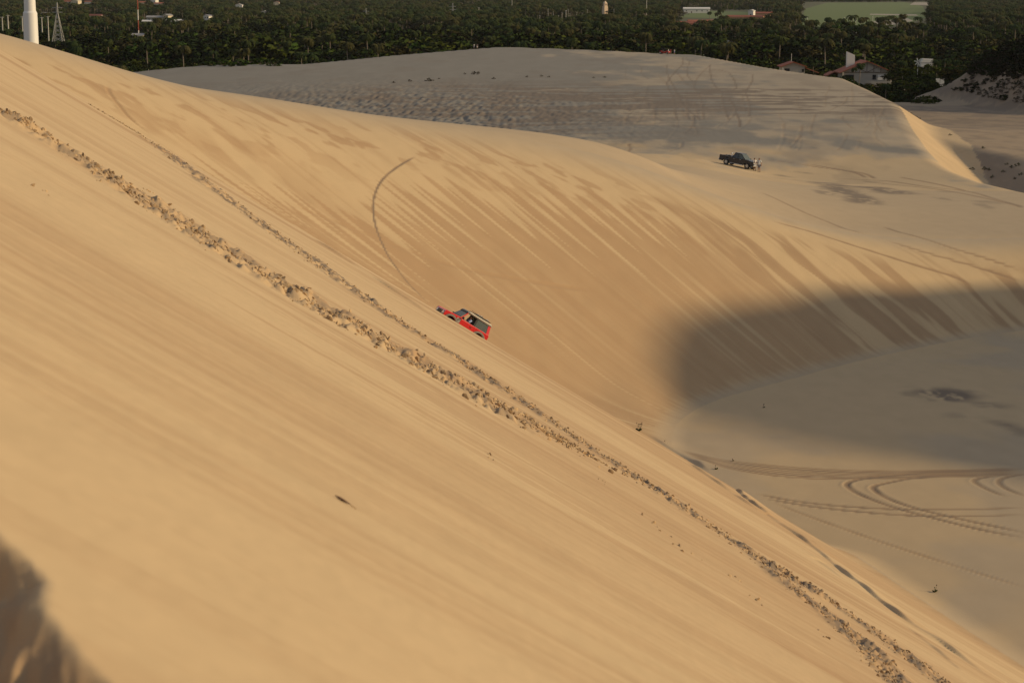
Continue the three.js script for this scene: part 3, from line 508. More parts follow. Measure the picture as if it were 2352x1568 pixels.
  const sp = new THREE.Group(); car.add(sp); sp.name = 'spare_wheel'; sp.position.set(-1.92, 0.95, 0.1); { const t = new THREE.TorusGeometry(0.25, 0.1, 10, 26); t.rotateY(Math.PI / 2); part(sp, 'tyre', t, RUBBER); const c = cyl(0.22, 0.22, 0.1, 18); c.rotateZ(Math.PI / 2); part(sp, 'rim', c, CHROME); }
  for (const x of [-wb, wb]) for (const z of [-1, 1]) wheel(car, x, r, z * (W / 2 - 0.1), r, 0.23, z);
  for (const x of [-wb, wb]) part(car, 'axle', bar([x, r, -0.7], [x, r, 0.7], 0.05), BLACK);
  const r0 = ray(1045, 760), cd = 119, cx = r0[0] / r0[2] * cd;
  settle(car, cx, cd, -Math.cos(0.38), -Math.sin(0.38)); car.scale.setScalar(0.92);
  car.updateMatrixWorld(true);
  const driver = thing('person', 'driver in a pale blue shirt at the wheel of the red car', 'person');
  figure(driver, { top: mat(0.34, 0.42, 0.66), bottom: mat(0.05, 0.06, 0.1), pose: 'sit', legs: 'trousers', long: true, scale: 0.83, res: 44 });
  driver.position.copy(new THREE.Vector3(-0.26, 0.36, -0.36).applyMatrix4(car.matrixWorld)); driver.quaternion.copy(car.quaternion);
}

// ---- the dark pick-up on the plateau
{
  const INK = new THREE.MeshPhysicalMaterial({ color: lin(0.006, 0.008, 0.018), roughness: 0.4, clearcoat: 0.5, clearcoatRoughness: 0.08 });
  const p = thing('pickup_truck', 'black double-cab pickup truck parked on the plateau beside two people', 'truck');
  const W = 1.8, r = 0.385, xf = 1.6, xr = -1.49;
  const out = [[-2.55, 0.62], [-2.5, 0.5], ...arch(xr, 0.48, 0.47), [-0.9, 0.42], [1.0, 0.42], ...arch(xf, 0.48, 0.47), [2.2, 0.45], [2.5, 0.55], [2.52, 0.82], [2.42, 1.0], [1.35, 1.13], [1.1, 1.1], [-0.68, 1.12], [-0.68, 1.16], [-2.52, 1.16]];
  for (const z of [-1, 1]) part(p, 'side_panel', slab(out, 0.09, 0.03, z * (W / 2 - 0.045)), INK);
  part(p, 'hood', slab([[1.0, 1.1], [1.35, 1.14], [2.38, 1.02], [2.46, 0.9], [2.4, 0.7], [1.0, 0.7]], W - 0.12, 0.03), INK);
  part(p, 'load_bed', [box(1.9, 0.06, W - 0.2, -1.6, 0.72, 0), box(0.06, 0.5, W - 0.2, -0.7, 0.92, 0)], BLACK);
  part(p, 'tailgate', rbox(0.08, 0.46, W - 0.16, -2.52, 0.92, 0), INK);
  part(p, 'floor_pan', box(2.0, 0.1, W - 0.2, 0.3, 0.52, 0), BLACK);
  const zb = W / 2 - 0.05, zt = W / 2 - 0.22, cab = [[-0.7, 1.1], [1.16, 1.1], [0.52, 1.74], [-0.46, 1.76]];
  const quad = (a, b, c, d, za, zc, m, name, th = 0.03) => { for (const z of [-1, 1]) part(p, name, panel(z > 0 ? [[...a, za], [...b, za], [...c, zc], [...d, zc]] : [[...b, -za], [...a, -za], [...d, -zc], [...c, -zc]], th), m); };
  part(p, 'roof', slab([[-0.48, 1.72], [0.54, 1.7], [0.44, 1.775], [-0.4, 1.79]], 2 * zt + 0.06, 0.03), INK);
  quad([-0.7, 1.1], [-0.56, 1.1], [-0.4, 1.74], [-0.48, 1.74], zb, zt, INK, 'pillar'); quad([0.22, 1.1], [0.3, 1.1], [0.12, 1.74], [0.06, 1.74], zb, zt, INK, 'pillar'); quad([1.06, 1.1], [1.16, 1.1], [0.54, 1.74], [0.46, 1.74], zb, zt, INK, 'pillar');
  quad([-0.56, 1.11], [0.22, 1.11], [0.06, 1.72], [-0.4, 1.72], zb - 0.015, zt - 0.012, DARKGLASS, 'rear_door_window', 0.015); quad([0.3, 1.11], [1.06, 1.11], [0.46, 1.72], [0.12, 1.72], zb - 0.015, zt - 0.012, GLASS, 'front_door_window', 0.015);
  part(p, 'windshield', panel([[1.18, 1.12, -zb + 0.05], [1.18, 1.12, zb - 0.05], [0.54, 1.73, zt], [0.54, 1.73, -zt]], 0.015), GLASS);
  part(p, 'rear_window', panel([[-0.72, 1.14, zb - 0.06], [-0.72, 1.14, -zb + 0.06], [-0.48, 1.72, -zt + 0.03], [-0.48, 1.72, zt - 0.03]], 0.015), DARKGLASS);
  part(p, 'seat', [rbox(0.5, 0.2, 1.3, 0.2, 0.8, 0, 0.06), rbox(0.16, 0.7, 0.5, -0.05, 1.12, -0.38, 0.06), rbox(0.16, 0.7, 0.5, -0.05, 1.12, 0.38, 0.06)], mat(0.12, 0.1, 0.08));
  part(p, 'sport_bar', [tube([[-0.82, 1.16, -0.8], [-0.9, 1.62, -0.66], [-0.9, 1.64, 0], [-0.9, 1.62, 0.66], [-0.82, 1.16, 0.8]], 0.04, 8, 24), bar([-0.9, 1.6, -0.66], [-1.6, 1.18, -0.8], 0.035), bar([-0.9, 1.6, 0.66], [-1.6, 1.18, 0.8], 0.035)], CHROME);
  for (const z of [-1, 1]) { part(p, 'headlight', rbox(0.12, 0.2, 0.36, 2.44, 0.86, z * 0.66, 0.05), LENS); part(p, 'tail_light', rbox(0.06, 0.34, 0.14, -2.56, 0.95, z * 0.8, 0.02), mat(0.3, 0.01, 0.01, { roughness: 0.25 })); part(p, 'side_step', rbox(1.9, 0.06, 0.16, 0.02, 0.4, z * (W / 2 + 0.05), 0.025), CHROME); part(p, 'mirror', rbox(0.1, 0.18, 0.2, 1.0, 1.2, z * (W / 2 + 0.12), 0.03), INK); for (const x of [-0.3, 0.62]) part(p, 'door_handle', rbox(0.16, 0.04, 0.03, x - 0.12, 1.0, z * (W / 2 + 0.02), 0.012), CHROME); }
  part(p, 'grille', rbox(0.08, 0.22, 0.9, 2.47, 0.84, 0, 0.03), CHROME);
  part(p, 'front_bumper', rbox(0.26, 0.26, W - 0.02, 2.46, 0.56, 0, 0.08), CHROME);
  part(p, 'rear_bumper', rbox(0.16, 0.18, W - 0.1, -2.62, 0.56, 0, 0.04), CHROME);
  for (const x of [xf, xr]) for (const z of [-1, 1]) wheel(p, x, r, z * (W / 2 - 0.11), r, 0.26, z);
  for (const x of [xf, xr]) part(p, 'axle', bar([x, r, -0.75], [x, r, 0.75], 0.06), BLACK);
  const [x, d] = pick(1697, 383, 97);
  settle(p, x, d, Math.cos(0.6), -Math.sin(0.6));
}
function stand(name, label, u, v, near, opt, face, group) { const o = thing('person', label, 'person', group); figure(o, opt); const q = pick(u, v, near); o.position.set(q[0], q[2] + EYE - 0.01, -q[1]); o.rotation.y = face; return o; }
stand('w', 'woman in a white top and pale shorts standing at the bumper of the pickup', 1733.5, 391.5, 97, { top: mat(0.62, 0.58, 0.56), bottom: mat(0.45, 0.44, 0.52), pose: 'hold', scale: 0.93 }, -1.2);
stand('m', 'man in a light shirt and grey shorts standing in front of the pickup', 1744, 394.5, 97, { top: mat(0.55, 0.58, 0.6), bottom: mat(0.2, 0.2, 0.24), scale: 1.02 }, -1.9);
stand('a', 'person in a white shirt, left of two walkers on the far dune crest', 1089, 112.5, 300, { top: mat(0.7, 0.68, 0.66), bottom: mat(0.5, 0.5, 0.55), res: 26 }, 2.6);
stand('b', 'person in dark clothes, right of two walkers on the far dune crest', 1096, 112.5, 300, { top: mat(0.1, 0.08, 0.08), bottom: mat(0.45, 0.45, 0.5), res: 26 }, 2.2);
stand('c', 'person in a white shirt standing behind the dune buggy', 1535.5, 124.2, 300, { top: mat(0.7, 0.68, 0.68), bottom: mat(0.1, 0.1, 0.1), res: 26 }, 0);
stand('d', 'person in a red shirt standing beside the dune buggy', 1541, 124.5, 300, { top: mat(0.5, 0.03, 0.03), bottom: mat(0.3, 0.2, 0.14), res: 26 }, 0.4);
stand('e', 'person in white top and blue shorts, apart to the right of the dune buggy', 1549.5, 124.8, 300, { top: mat(0.6, 0.62, 0.56), bottom: mat(0.06, 0.08, 0.35), res: 26 }, 3);
{
  const b = thing('dune_buggy', 'small red and black dune buggy on the far dune crest', 'buggy'), RED = mat(0.5, 0.03, 0.02, { roughness: 0.35 });
  part(b, 'body', [slab([[-1.5, 0.5], [-1.3, 0.42], [1.2, 0.42], [1.6, 0.56], [1.5, 0.8], [0.6, 0.92], [0.2, 0.7], [-0.9, 0.7], [-1.0, 0.95], [-1.5, 0.9]], 1.25, 0.05)], RED);
  part(b, 'roll_cage', [-0.55, 0.55].flatMap((z) => [tube([[-1.3, 0.85, z], [-1.0, 1.65, z * 0.9], [0.1, 1.65, z * 0.9], [0.7, 0.9, z]], 0.035, 6, 20)]).concat([bar([-0.9, 1.62, -0.5], [-0.9, 1.62, 0.5], 0.035), bar([0.05, 1.64, -0.5], [0.05, 1.64, 0.5], 0.035)]), BLACK);
  for (const z of [-1, 1]) { part(b, 'seat', [rbox(0.5, 0.14, 0.44, -0.3, 0.78, z * 0.3), rbox(0.12, 0.6, 0.44, -0.56, 1.0, z * 0.3)], BLACK); const h = cyl(0.1, 0.1, 0.1, 14); h.rotateZ(Math.PI / 2); h.translate(1.5, 0.86, z * 0.4); part(b, 'headlight', h, LENS); part(b, 'mudguard', slab([...arch(1.15, 0.5, 0.44, 8), ...arch(1.15, 0.5, 0.38, 8).reverse()], 0.26, 0.01, z * 0.78), RED); }
  for (const [x, r] of [[1.15, 0.33], [-1.2, 0.4]]) for (const z of [-1, 1]) wheel(b, x, r, z * 0.76, r, 0.28, z);
  const [x, d] = pick(1527, 123.8, 300); settle(b, x, d, 0.9, -0.45, 0, 0.6);
}
// ---- litter on the near face: a dark stick with a curled leaf, and a dry curled leaf
{
  const WOOD = mat(0.045, 0.022, 0.02), place = (o, u, v) => { const q = pick(u, v); settle(o, q[0], q[1], 1, 0.05); };
  const s = thing('driftwood_stick', 'thin dark stick with a curled leaf lying on the near sand face', 'stick');
  part(s, 'stem', tube([[-0.1, 0.012, 0], [-0.03, 0.017, 0.01], [0.04, 0.012, 0], [0.1, 0.012, 0.005]], 0.007, 7), WOOD);
  part(s, 'curled_leaf', (() => { const g = new THREE.TorusGeometry(0.035, 0.012, 6, 14, 4.6); g.scale(1.3, 0.8, 1.5); g.rotateZ(0.5); g.translate(0.0, 0.05, -0.02); return g; })(), mat(0.08, 0.075, 0.055));
  s.scale.setScalar(1.0); place(s, 880, 790);
  const l = thing('dry_leaf', 'curled dry brown leaf on the near sand face below the stick', 'leaf');
  part(l, 'blade', (() => { const g = new THREE.CylinderGeometry(0.022, 0.012, 0.2, 10, 6, true, 0.4, 3.9); const p = g.attributes.position; for (let i = 0; i < p.count; i++) { const y = p.getY(i), k = 1 - Math.abs(y / 0.1) ** 2 * 0.85; p.setX(i, p.getX(i) * k + 0.25 * y * y * 10 * 0.1); p.setZ(i, p.getZ(i) * k); } g.rotateZ(Math.PI / 2); g.computeVertexNormals(); g.translate(0, 0.02, 0); return g; })(), mat(0.17, 0.1, 0.065, { side: THREE.DoubleSide }));
  part(l, 'stalk', bar([0.09, 0.02, 0], [0.17, 0.012, 0.01], 0.004), mat(0.3, 0.17, 0.06)); place(l, 785, 1152); l.scale.setScalar(0.75);
}
// ---- clods of damp sand thrown up along the churned bands: countless, one object
{
  const g = new THREE.IcosahedronGeometry(1, 1), p = g.attributes.position; for (let i = 0; i < p.count; i++) { const x = p.getX(i), y = p.getY(i), z = p.getZ(i), k = 0.75 + 0.5 * noise(x * 2 + 9, y * 2 + z * 3); p.setXYZ(i, x * k * 1.2, y * k * 0.8, z * k); } g.computeVertexNormals();
  seed = 4242; const list = [];
  for (const [n, count, size] of [['upper', 3600, 0.021], ['long', 3600, 0.017], ['fork', 1000, 0.016], ['fork2', 1000, 0.016]]) {
    const { line, half } = rutLines[n];
    for (let i = 0; i < count; i++) {
      const s = Math.floor(rnd() * (line.length - 1)), t = rnd(), a = line[s], b = line[s + 1], off = (rnd() + rnd() + rnd() - 1.5) * half * 1.15, L = Math.hypot(b[0] - a[0], b[1] - a[1]);
      const x = lerp(a[0], b[0], t) - (b[1] - a[1]) / L * off, d = lerp(a[1], b[1], t) + (b[0] - a[0]) / L * off, k = Math.pow(rnd(), 2.6) * size * 1.9 + size * 0.22;
      list.push([x, d, k]);
    }
  }
  for (const [u, v, k] of [[1120, 1045, 0.05], [1386, 1108, 0.045], [1491, 1195, 0.05], [1526, 1222, 0.045], [1560, 1258, 0.05], [1602, 1280, 0.04], [1895, 1460, 0.05], [1690, 1330, 0.04], [1740, 1380, 0.05], [340, 440, 0.05], [90, 437, 0.06]]) { const q = pick(u, v); for (let n = 0; n < 4; n++) list.push([q[0] + rr(-0.12, 0.12), q[1] + rr(-0.5, 0.5), k * 0.55 * rr(0.4, 1.1)]); }
  const m = new THREE.InstancedMesh(g, mat(1, 1, 1, { roughness: 1 }), list.length), o = new THREE.Object3D(), c = new THREE.Color();
  list.forEach(([x, d, k], i) => {
    const r = clamp(Math.round(rowOf(d)), 0, NR - 1), q = clamp(colOf(x / d), 0, NC - 1), y = heightBase(x, d) + lift[r * NC + q];
    o.position.set(x, y + EYE + k * 0.25, -d); o.rotation.set(rr(0, 6), rr(0, 6), rr(0, 6)); o.scale.set(k * rr(0.8, 1.8), k * rr(0.5, 0.9), k * rr(0.8, 1.6)); o.updateMatrix(); m.setMatrixAt(i, o.matrix);
    const f = rnd(); m.setColorAt(i, f < 0.4 ? c.setRGB(0.28 + 0.1 * f, 0.19 + 0.06 * f, 0.105 + 0.04 * f) : c.setRGB(0.47, 0.335, 0.195));
  });
  m.name = 'sand_clods'; m.userData = { kind: 'stuff', label: 'clods of damp sand thrown up along the wheel ruts', category: 'sand clods' }; m.castShadow = m.receiveShadow = true; scene.add(m);
}
console.log('objects');
//</OBJ>
//<BLD>
// ------------------------------------------------------------------ the plain beyond the dunes: ground, clearings, houses, masts
const onPlain = (u, v) => { const r = ray(u, v), k = PLAIN / r[1]; return [r[0] * k, r[2] * k]; };
const PY = EYE + PLAIN;
{
  const nx = 60, nz = 60, g = new THREE.PlaneGeometry(9000, 7000, nx, nz); g.rotateX(-Math.PI / 2); const p = g.attributes.position, c = new Float32Array(p.count * 3);
  for (let i = 0; i < p.count; i++) { const n = fbm(p.getX(i) / 300 + 5, p.getZ(i) / 300, 3); c.set([lerp(0.045, 0.09, n), lerp(0.06, 0.085, n), lerp(0.02, 0.04, n)], i * 3); }
  g.setAttribute('color', new THREE.BufferAttribute(c, 3));
  const m = new THREE.Mesh(g, new THREE.MeshStandardMaterial({ vertexColors: true, roughness: 1 })); m.position.set(0, PY, -3850); m.name = 'ground'; m.userData = { kind: 'structure' }; m.receiveShadow = true; scene.add(m);
}
const clearings = [];                                 // [centre u, v, half width u, half height v, label, colour]
function clearing(name, uv, col, grow = 14) {
  const pts = uv.map(([u, v]) => onPlain(u, v)), s = new THREE.Shape(pts.map(([x, d]) => new THREE.Vector2(x, d))), g = new THREE.ShapeGeometry(s); g.rotateX(-Math.PI / 2);
  const m = new THREE.Mesh(g, mat(...col, { roughness: 1, side: THREE.DoubleSide })); m.name = numbered(name); m.position.y = PY + 0.02 + 0.02 * clearings.length; m.userData = { kind: 'structure' }; m.receiveShadow = true; scene.add(m);
  const us = uv.map((q) => q[0]), vs = uv.map((q) => q[1]); clearings.push([Math.min(...us), Math.max(...us), Math.min(...vs), Math.max(...vs) + grow]);
}
const GRASS = [0.105, 0.15, 0.04], SAND2 = [0.34, 0.3, 0.24];
clearing('meadow', [[1835, 62], [1870, 66], [1960, 65], [2090, 52], [2135, 40], [2120, 14], [2080, 5], [1900, 6], [1850, 20]], GRASS, 16);
clearing('sand_clearing', [[1985, 60], [2050, 57], [2098, 48], [2085, 41], [2040, 47], [1990, 50]], SAND2, 0);
clearing('sand_clearing', [[1998, 34], [2110, 36], [2105, 33], [2000, 31.5]], SAND2, 0);
clearing('sand_clearing', [[2090, 11], [2180, 13], [2200, 7], [2100, 5]], SAND2, 4);
clearing('meadow', [[1196, 66], [1240, 70], [1330, 68], [1336, 58], [1270, 54], [1200, 57]], GRASS, 14);
clearing('meadow', [[1560, 40], [1740, 44], [1730, 28], [1600, 24]], GRASS, 8);
clearing('sand_clearing', [[205, 119], [240, 121], [270, 116], [262, 106], [225, 104]], SAND2, 10);
clearing('meadow', [[740, 138], [860, 141], [880, 132], [760, 128]], [0.07, 0.11, 0.03], 4);
clearing('meadow', [[2090, 150], [2160, 164], [2210, 162], [2150, 146]], [0.08, 0.13, 0.03], 6);
// houses: gable along x (seen from the front) with roof, walls, windows, door
const WHITE = mat(0.72, 0.70, 0.66), CREAM = mat(0.62, 0.54, 0.40), ROOFR = mat(0.34, 0.105, 0.06, { roughness: 0.9 }), ROOFG = mat(0.30, 0.29, 0.29), BROWNW = mat(0.09, 0.055, 0.035), PANE = mat(0.02, 0.022, 0.028, { roughness: 0.15 }), GREYW = mat(0.40, 0.37, 0.33);
const houseSpots = [];
function house(label, u, v, w, h, depth, { wall = WHITE, roof = ROOFR, pitch = 0.32, gable = true, turn = 0, windows = 3, base = null, dist = null, plinth = 0.5, storeys = 1, over = 0.6 } = {}) {
  const o = thing('house', label, 'house'), p = dist ? [ray(u, v)[0] / ray(u, v)[2] * dist, dist] : onPlain(u, v), y = dist ? EYE + ray(u, v)[1] / ray(u, v)[2] * dist : PY;
  o.position.set(p[0], y, -p[1]); o.rotation.y = turn; houseSpots.push([p[0], p[1], Math.max(w, depth) * 0.75, y - EYE]);
  const rise = (gable ? w : depth) / 2 * pitch * 1;
  if (gable) { part(o, 'wall', slab([[-w / 2, -plinth], [w / 2, -plinth], [w / 2, h], [0, h + rise], [-w / 2, h]], depth, 0.02), wall); const rf = (s) => panel(s > 0 ? [[0, h + rise + 0.25, depth / 2 + over], [w / 2 + over, h + 0.25 - over * pitch, depth / 2 + over], [w / 2 + over, h + 0.25 - over * pitch, -depth / 2 - over], [0, h + rise + 0.25, -depth / 2 - over]] : [[-w / 2 - over, h + 0.25 - over * pitch, depth / 2 + over], [0, h + rise + 0.25, depth / 2 + over], [0, h + rise + 0.25, -depth / 2 - over], [-w / 2 - over, h + 0.25 - over * pitch, -depth / 2 - over]], 0.22); part(o, 'roof', rf(1), roof); part(o, 'roof', rf(-1), roof); }
  else { const g = slab([[-depth / 2, -plinth], [depth / 2, -plinth], [depth / 2, h], [0, h + rise], [-depth / 2, h]], w, 0.02); g.rotateY(Math.PI / 2); part(o, 'wall', g, wall); for (const s of [1, -1]) { const a = panel(s > 0 ? [[-w / 2 - over, h + 0.2 - over * pitch, depth / 2 + over], [w / 2 + over, h + 0.2 - over * pitch, depth / 2 + over], [w / 2 + over, h + rise + 0.25, 0], [-w / 2 - over, h + rise + 0.25, 0]] : [[w / 2 + over, h + 0.2 - over * pitch, -depth / 2 - over], [-w / 2 - over, h + 0.2 - over * pitch, -depth / 2 - over], [-w / 2 - over, h + rise + 0.25, 0], [w / 2 + over, h + rise + 0.25, 0]], 0.22); part(o, 'roof', a, roof); } }
  for (let s = 0; s < storeys; s++) for (let i = 0; i < windows; i++) { const x = (i + 0.5) / windows * w - w / 2, door = s === 0 && i === 1, hh = h / storeys; const f = part(o, door ? 'door' : 'window', door ? box(1.0, 2.1, 0.08, x, 1.05, depth / 2 + 0.03) : box(1.2, 1.1, 0.08, x, s * hh + hh * 0.55, depth / 2 + 0.03), door ? BROWNW : PANE); if (!door) part(f, 'window_frame', [box(1.36, 0.1, 0.12, x, s * hh + hh * 0.55 - 0.6, depth / 2 + 0.04)], WHITE); }
  return o;
}
// the big gabled house below the dune, with porch posts, timber truss and a white water tank
{
  const o = house('large gabled house with terracotta roof and white chimney block, below the dune', 1984, 186, 15.6, 3.1, 11, { wall: GREYW, pitch: 0.42, windows: 0, dist: 640, plinth: 3, over: 1.0 });
  for (const x of [-7.6, 7.6]) part(o, 'porch_post', box(0.42, 3.1, 0.42, x, 1.55, 6.3), CREAM);
  for (const x of [-4.4, -2.2, 0, 2.2, 4.4]) part(o, 'truss_post', box(0.14, (7.8 - Math.abs(x)) * 0.4, 0.1, x, 3.05 + (7.8 - Math.abs(x)) * 0.2, 5.6), BROWNW);
  part(o, 'tie_beam', box(15.4, 0.18, 0.12, 0, 3.0, 5.62), BROWNW);
  for (const s of [-1, 1]) part(o, 'brace', bar([s * 0.2, 3.1, 5.62], [s * 3.2, 4.6, 5.62], 0.07), BROWNW);
  for (const [x, w] of [[-5.4, 2.6], [2.4, 1.1]]) part(o, 'window', box(w, 1.5, 0.1, x, 1.5, 5.56), PANE);
  part(o, 'white_wall_panel', box(3.0, 1.7, 0.08, 5.0, 1.4, 5.58), WHITE);
  part(o, 'chimney_block', slab([[-1.25, 4], [1.25, 4], [1.25, 8.2], [-1.25, 9.3]], 1.8, 0.02, 0).translate(-4.2, 0, -1), WHITE);
  const l = house('low terracotta roofed outbuilding left of the large gabled house', 1912, 190, 5, 2.2, 6, { gable: true, wall: BROWNW, windows: 0, dist: 646, plinth: 3, pitch: 0.5 });
}
{ const o = house('small white house with terracotta roof behind the dune edge', 1819, 176, 6.6, 3.2, 7, { wall: GREYW, pitch: 0.34, windows: 0, dist: 600, plinth: 3, over: 0.7 });
  part(o, 'window', box(1.5, 1.4, 0.1, -1.9, 1.9, 3.56), PANE); part(o, 'window', box(0.7, 0.9, 0.1, 2.8, 2.0, 3.56), PANE); part(o, 'porch_post', box(0.3, 2.8, 0.3, -3.2, 1.4, 4.0), WHITE);
  part(o, 'porch_roof', panel([[3.5, 2.9, 3.6], [7.6, 1.4, 3.6], [7.6, 1.4, -3.5], [3.5, 2.9, -3.5]], 0.2), ROOFR); part(o, 'antenna', bar([-0.2, 4.4, 0], [-0.2, 6.9, 0], 0.05), WHITE); }
{ const o = thing('water_tank', 'white square water tank on legs among trees right of the large house', 'water tank'), r = ray(2128, 164), d = 660; o.position.set(r[0] / r[2] * d, EYE + r[1] / r[2] * d, -d); houseSpots.push([o.position.x, d, 5, 0]);
  part(o, 'tank', slab([[-1.9, 1.6], [1.9, 1.8], [1.9, 4.0], [-1.4, 4.2], [-1.5, 3.6], [-1.9, 3.5]], 2.6, 0.05), WHITE); part(o, 'tower_wall', box(2.2, 2.4, 2.0, -0.2, 0.5, 0), WHITE); part(o, 'shelf_band', box(3.9, 0.18, 2.8, 0, 2.9, 0), ROOFG);
  const w = thing('wind_pump', 'small white wind pump beside the white water tank', 'wind pump'); w.position.set(o.position.x - 2.9, o.position.y, -d + 0.5);
  part(w, 'mast', bar([0, -2, 0], [0, 3.2, 0], 0.12), WHITE); for (let i = 0; i < 6; i++) { const b = box(0.28, 1.1, 0.05, 0, 0.75, 0); b.rotateZ(i * Math.PI / 3 + 0.3); b.translate(0, 3.2, 0.2); part(w, 'blade', b, WHITE); } }
{ const o = thing('garden_wall', 'short white garden wall among bushes at the foot of the scrub hill', 'wall'), r = ray(2160, 197), d = 600; o.position.set(r[0] / r[2] * d, EYE + r[1] / r[2] * d, -d); part(o, 'wall_panel', box(1.2, 2.2, 0.2, -0.7, 1.1, 0), WHITE); part(o, 'wall_panel', box(1.2, 2.2, 0.2, 0.62, 1.1, 0), WHITE); houseSpots.push([o.position.x, d, 3, 0]); }
for (const [l, u, v, w, h, dp, op] of [
  ['yellow two-storey house lit by the low sun beside grey roofs, left', 384, 50, 7, 5.6, 7, { wall: CREAM, roof: ROOFG, turn: -0.5, storeys: 2 }],
  ['long grey-roofed building left of the yellow house', 356, 50, 14, 4, 8, { gable: false, roof: ROOFG, wall: GREYW }],
  ['low white-roofed shed in front of the yellow house', 402, 55, 13, 2.8, 6, { gable: false, roof: WHITE, windows: 2 }],
  ['white shed roof at the left end of the grey-roofed building', 339, 56, 8, 2.6, 6, { gable: false, roof: WHITE, windows: 2 }],
  ['white two-storey house standing alone in the palm grove', 476, 53, 7, 6, 7, { wall: WHITE, roof: ROOFG, turn: -0.4, storeys: 2 }],
  ['grey-roofed house behind the wind turbine tower', 110, 40, 12, 3.4, 9, { gable: false, roof: ROOFG, wall: GREYW }],
  ['brown-roofed house left of the red and white mast', 220, 44, 11, 3.4, 8, { gable: false, wall: GREYW }],
  ['brown-roofed cottage between the brown-roofed house and the mast', 258, 41, 9, 3, 7, { gable: false, wall: GREYW }],
  ['grey-roofed cottage at the foot of the red and white mast', 312, 93, 9, 3, 7, { gable: false, roof: ROOFG, wall: CREAM }],
  ['red-roofed house near the top edge, leftmost', 154, 9, 14, 4, 10, { gable: false }],
  ['pale yellow house near the top edge beside red roofs', 175, 12, 13, 7, 9, { wall: CREAM, roof: CREAM, turn: -0.5 }],
  ['red-roofed house near the top edge, right of the pale yellow one', 204, 11, 13, 5, 10, { gable: false }],
  ['red-roofed cottage near the top edge, left of white houses', 327, 13, 11, 5, 10, { gable: false, wall: CREAM }],
  ['white gabled house near the top edge, right of the mast', 354, 10, 11, 7, 9, { turn: -0.5, roof: WHITE }],
  ['white house with red roof near the top edge, right of the white gabled one', 365, 14, 13, 4, 9, { gable: false }],
  ['small white house alone in far palms', 549, 22, 9, 6, 8, { roof: WHITE }],
  ['tiny pale house in the palm grove left of centre', 608, 36, 7, 4, 6, { roof: WHITE }],
  ['pale orange house far up in the palms left of centre', 635, 14, 8, 6, 8, { wall: CREAM }],
  ['long low pink wall house beside the palms, right of the stone tower', 1612, 58, 22, 3, 8, { gable: false, wall: mat(0.5, 0.25, 0.2) }],
  ['reddish house right of the stone tower behind palms', 1573, 62, 12, 3, 8, { gable: false, wall: mat(0.45, 0.22, 0.17) }],
  ['long orange farm wall house lit by the sun at the meadow edge', 1712, 47, 34, 3.4, 8, { gable: false, wall: mat(0.6, 0.36, 0.2), windows: 6, turn: -0.35 }],
  ['white tall gatehouse at the end of the orange farm wall', 1727, 44, 5, 8, 5, { wall: WHITE, roof: WHITE, windows: 1, turn: -0.5 }],
  ['orange farm shed right of the white gatehouse', 1752, 41, 18, 4.5, 8, { gable: false, wall: mat(0.6, 0.34, 0.2), turn: -0.4 }],
  ['white farm buildings left of the orange wall, near the top', 1600, 30, 30, 5, 9, { gable: false, wall: WHITE, roof: WHITE, windows: 5 }],
  ['white villa among trees right of the far buggy', 1666, 108, 5.5, 3, 5, { wall: WHITE, roof: WHITE, windows: 2 }],
]) house(l, u, v, w, h, dp, op);
// wind turbine tower, stepped
{ const o = thing('wind_turbine_tower', 'white stepped wind turbine tower rising behind the dune crest', 'tower'), d = 480, r = ray(71, 100), TW = mat(0.72, 0.71, 0.69, { roughness: 0.5 }); o.position.set(r[0] / r[2] * d, EYE - 22, -d);
  part(o, 'lower_section', cyl(1.66, 1.78, 18.3, 48).translate(0, 6.05, 0), TW); part(o, 'collar', cyl(1.36, 1.66, 0.5, 48).translate(0, 15.45, 0), TW); part(o, 'upper_section', cyl(1.0, 1.37, 30, 48).translate(0, 30.7, 0), TW); part(o, 'nacelle', rbox(3, 3, 7, 0, 46.8, 0, 0.6), TW); }
// lattice pylons, masts and poles
const STEEL = mat(0.33, 0.33, 0.32, { roughness: 0.6 }), CONC = mat(0.5, 0.48, 0.44);
function pylon(label, u, v, h, w, dist) {
  const o = thing('lattice_pylon', label, 'pylon', 'lattice pylons in the plain'), p = dist ? [ray(u, v)[0] / ray(u, v)[2] * dist, dist] : onPlain(u, v), y = dist ? EYE + ray(u, v)[1] / ray(u, v)[2] * dist : PY; o.position.set(p[0], y, -p[1]);
  const leg = (t) => w / 2 * (1 - 0.86 * Math.min(1, t / 0.72)), th = Math.max(0.09, w * 0.035);
  for (const sx of [-1, 1]) for (const sz of [-1, 1]) part(o, 'leg', [bar([sx * leg(0), 0, sz * leg(0)], [sx * leg(0.72), h * 0.72, sz * leg(0.72)], th), bar([sx * leg(0.72), h * 0.72, sz * leg(0.72)], [sx * 0.12, h, sz * 0.12], th)], STEEL);
  for (let k = 0; k < 7; k++) { const a = k / 9, b = (k + 1) / 9; part(o, 'bracing', [-1, 1].flatMap((s) => [bar([-leg(a), h * a, s * leg(a)], [leg(b), h * b, s * leg(b)], th * 0.7, 4), bar([leg(a), h * a, s * leg(a)], [-leg(b), h * b, s * leg(b)], th * 0.7, 4), bar([s * leg(a), h * a, -leg(a)], [s * leg(b), h * b, leg(b)], th * 0.7, 4)]), STEEL); }
  for (const t of [0.75, 0.87]) part(o, 'cross_arm', box(w * 0.95, th * 2, th * 2, 0, h * t, 0), STEEL);
}
pylon('lattice pylon beside the wind turbine tower', 133, 95, 14.5, 3.8, 760);
pylon('lattice pylon in the palms left of the two walkers', 841, 71, 16, 4.5);
pylon('tall lattice pylon above the palms near the two walkers', 1040, 66, 19, 5.2);
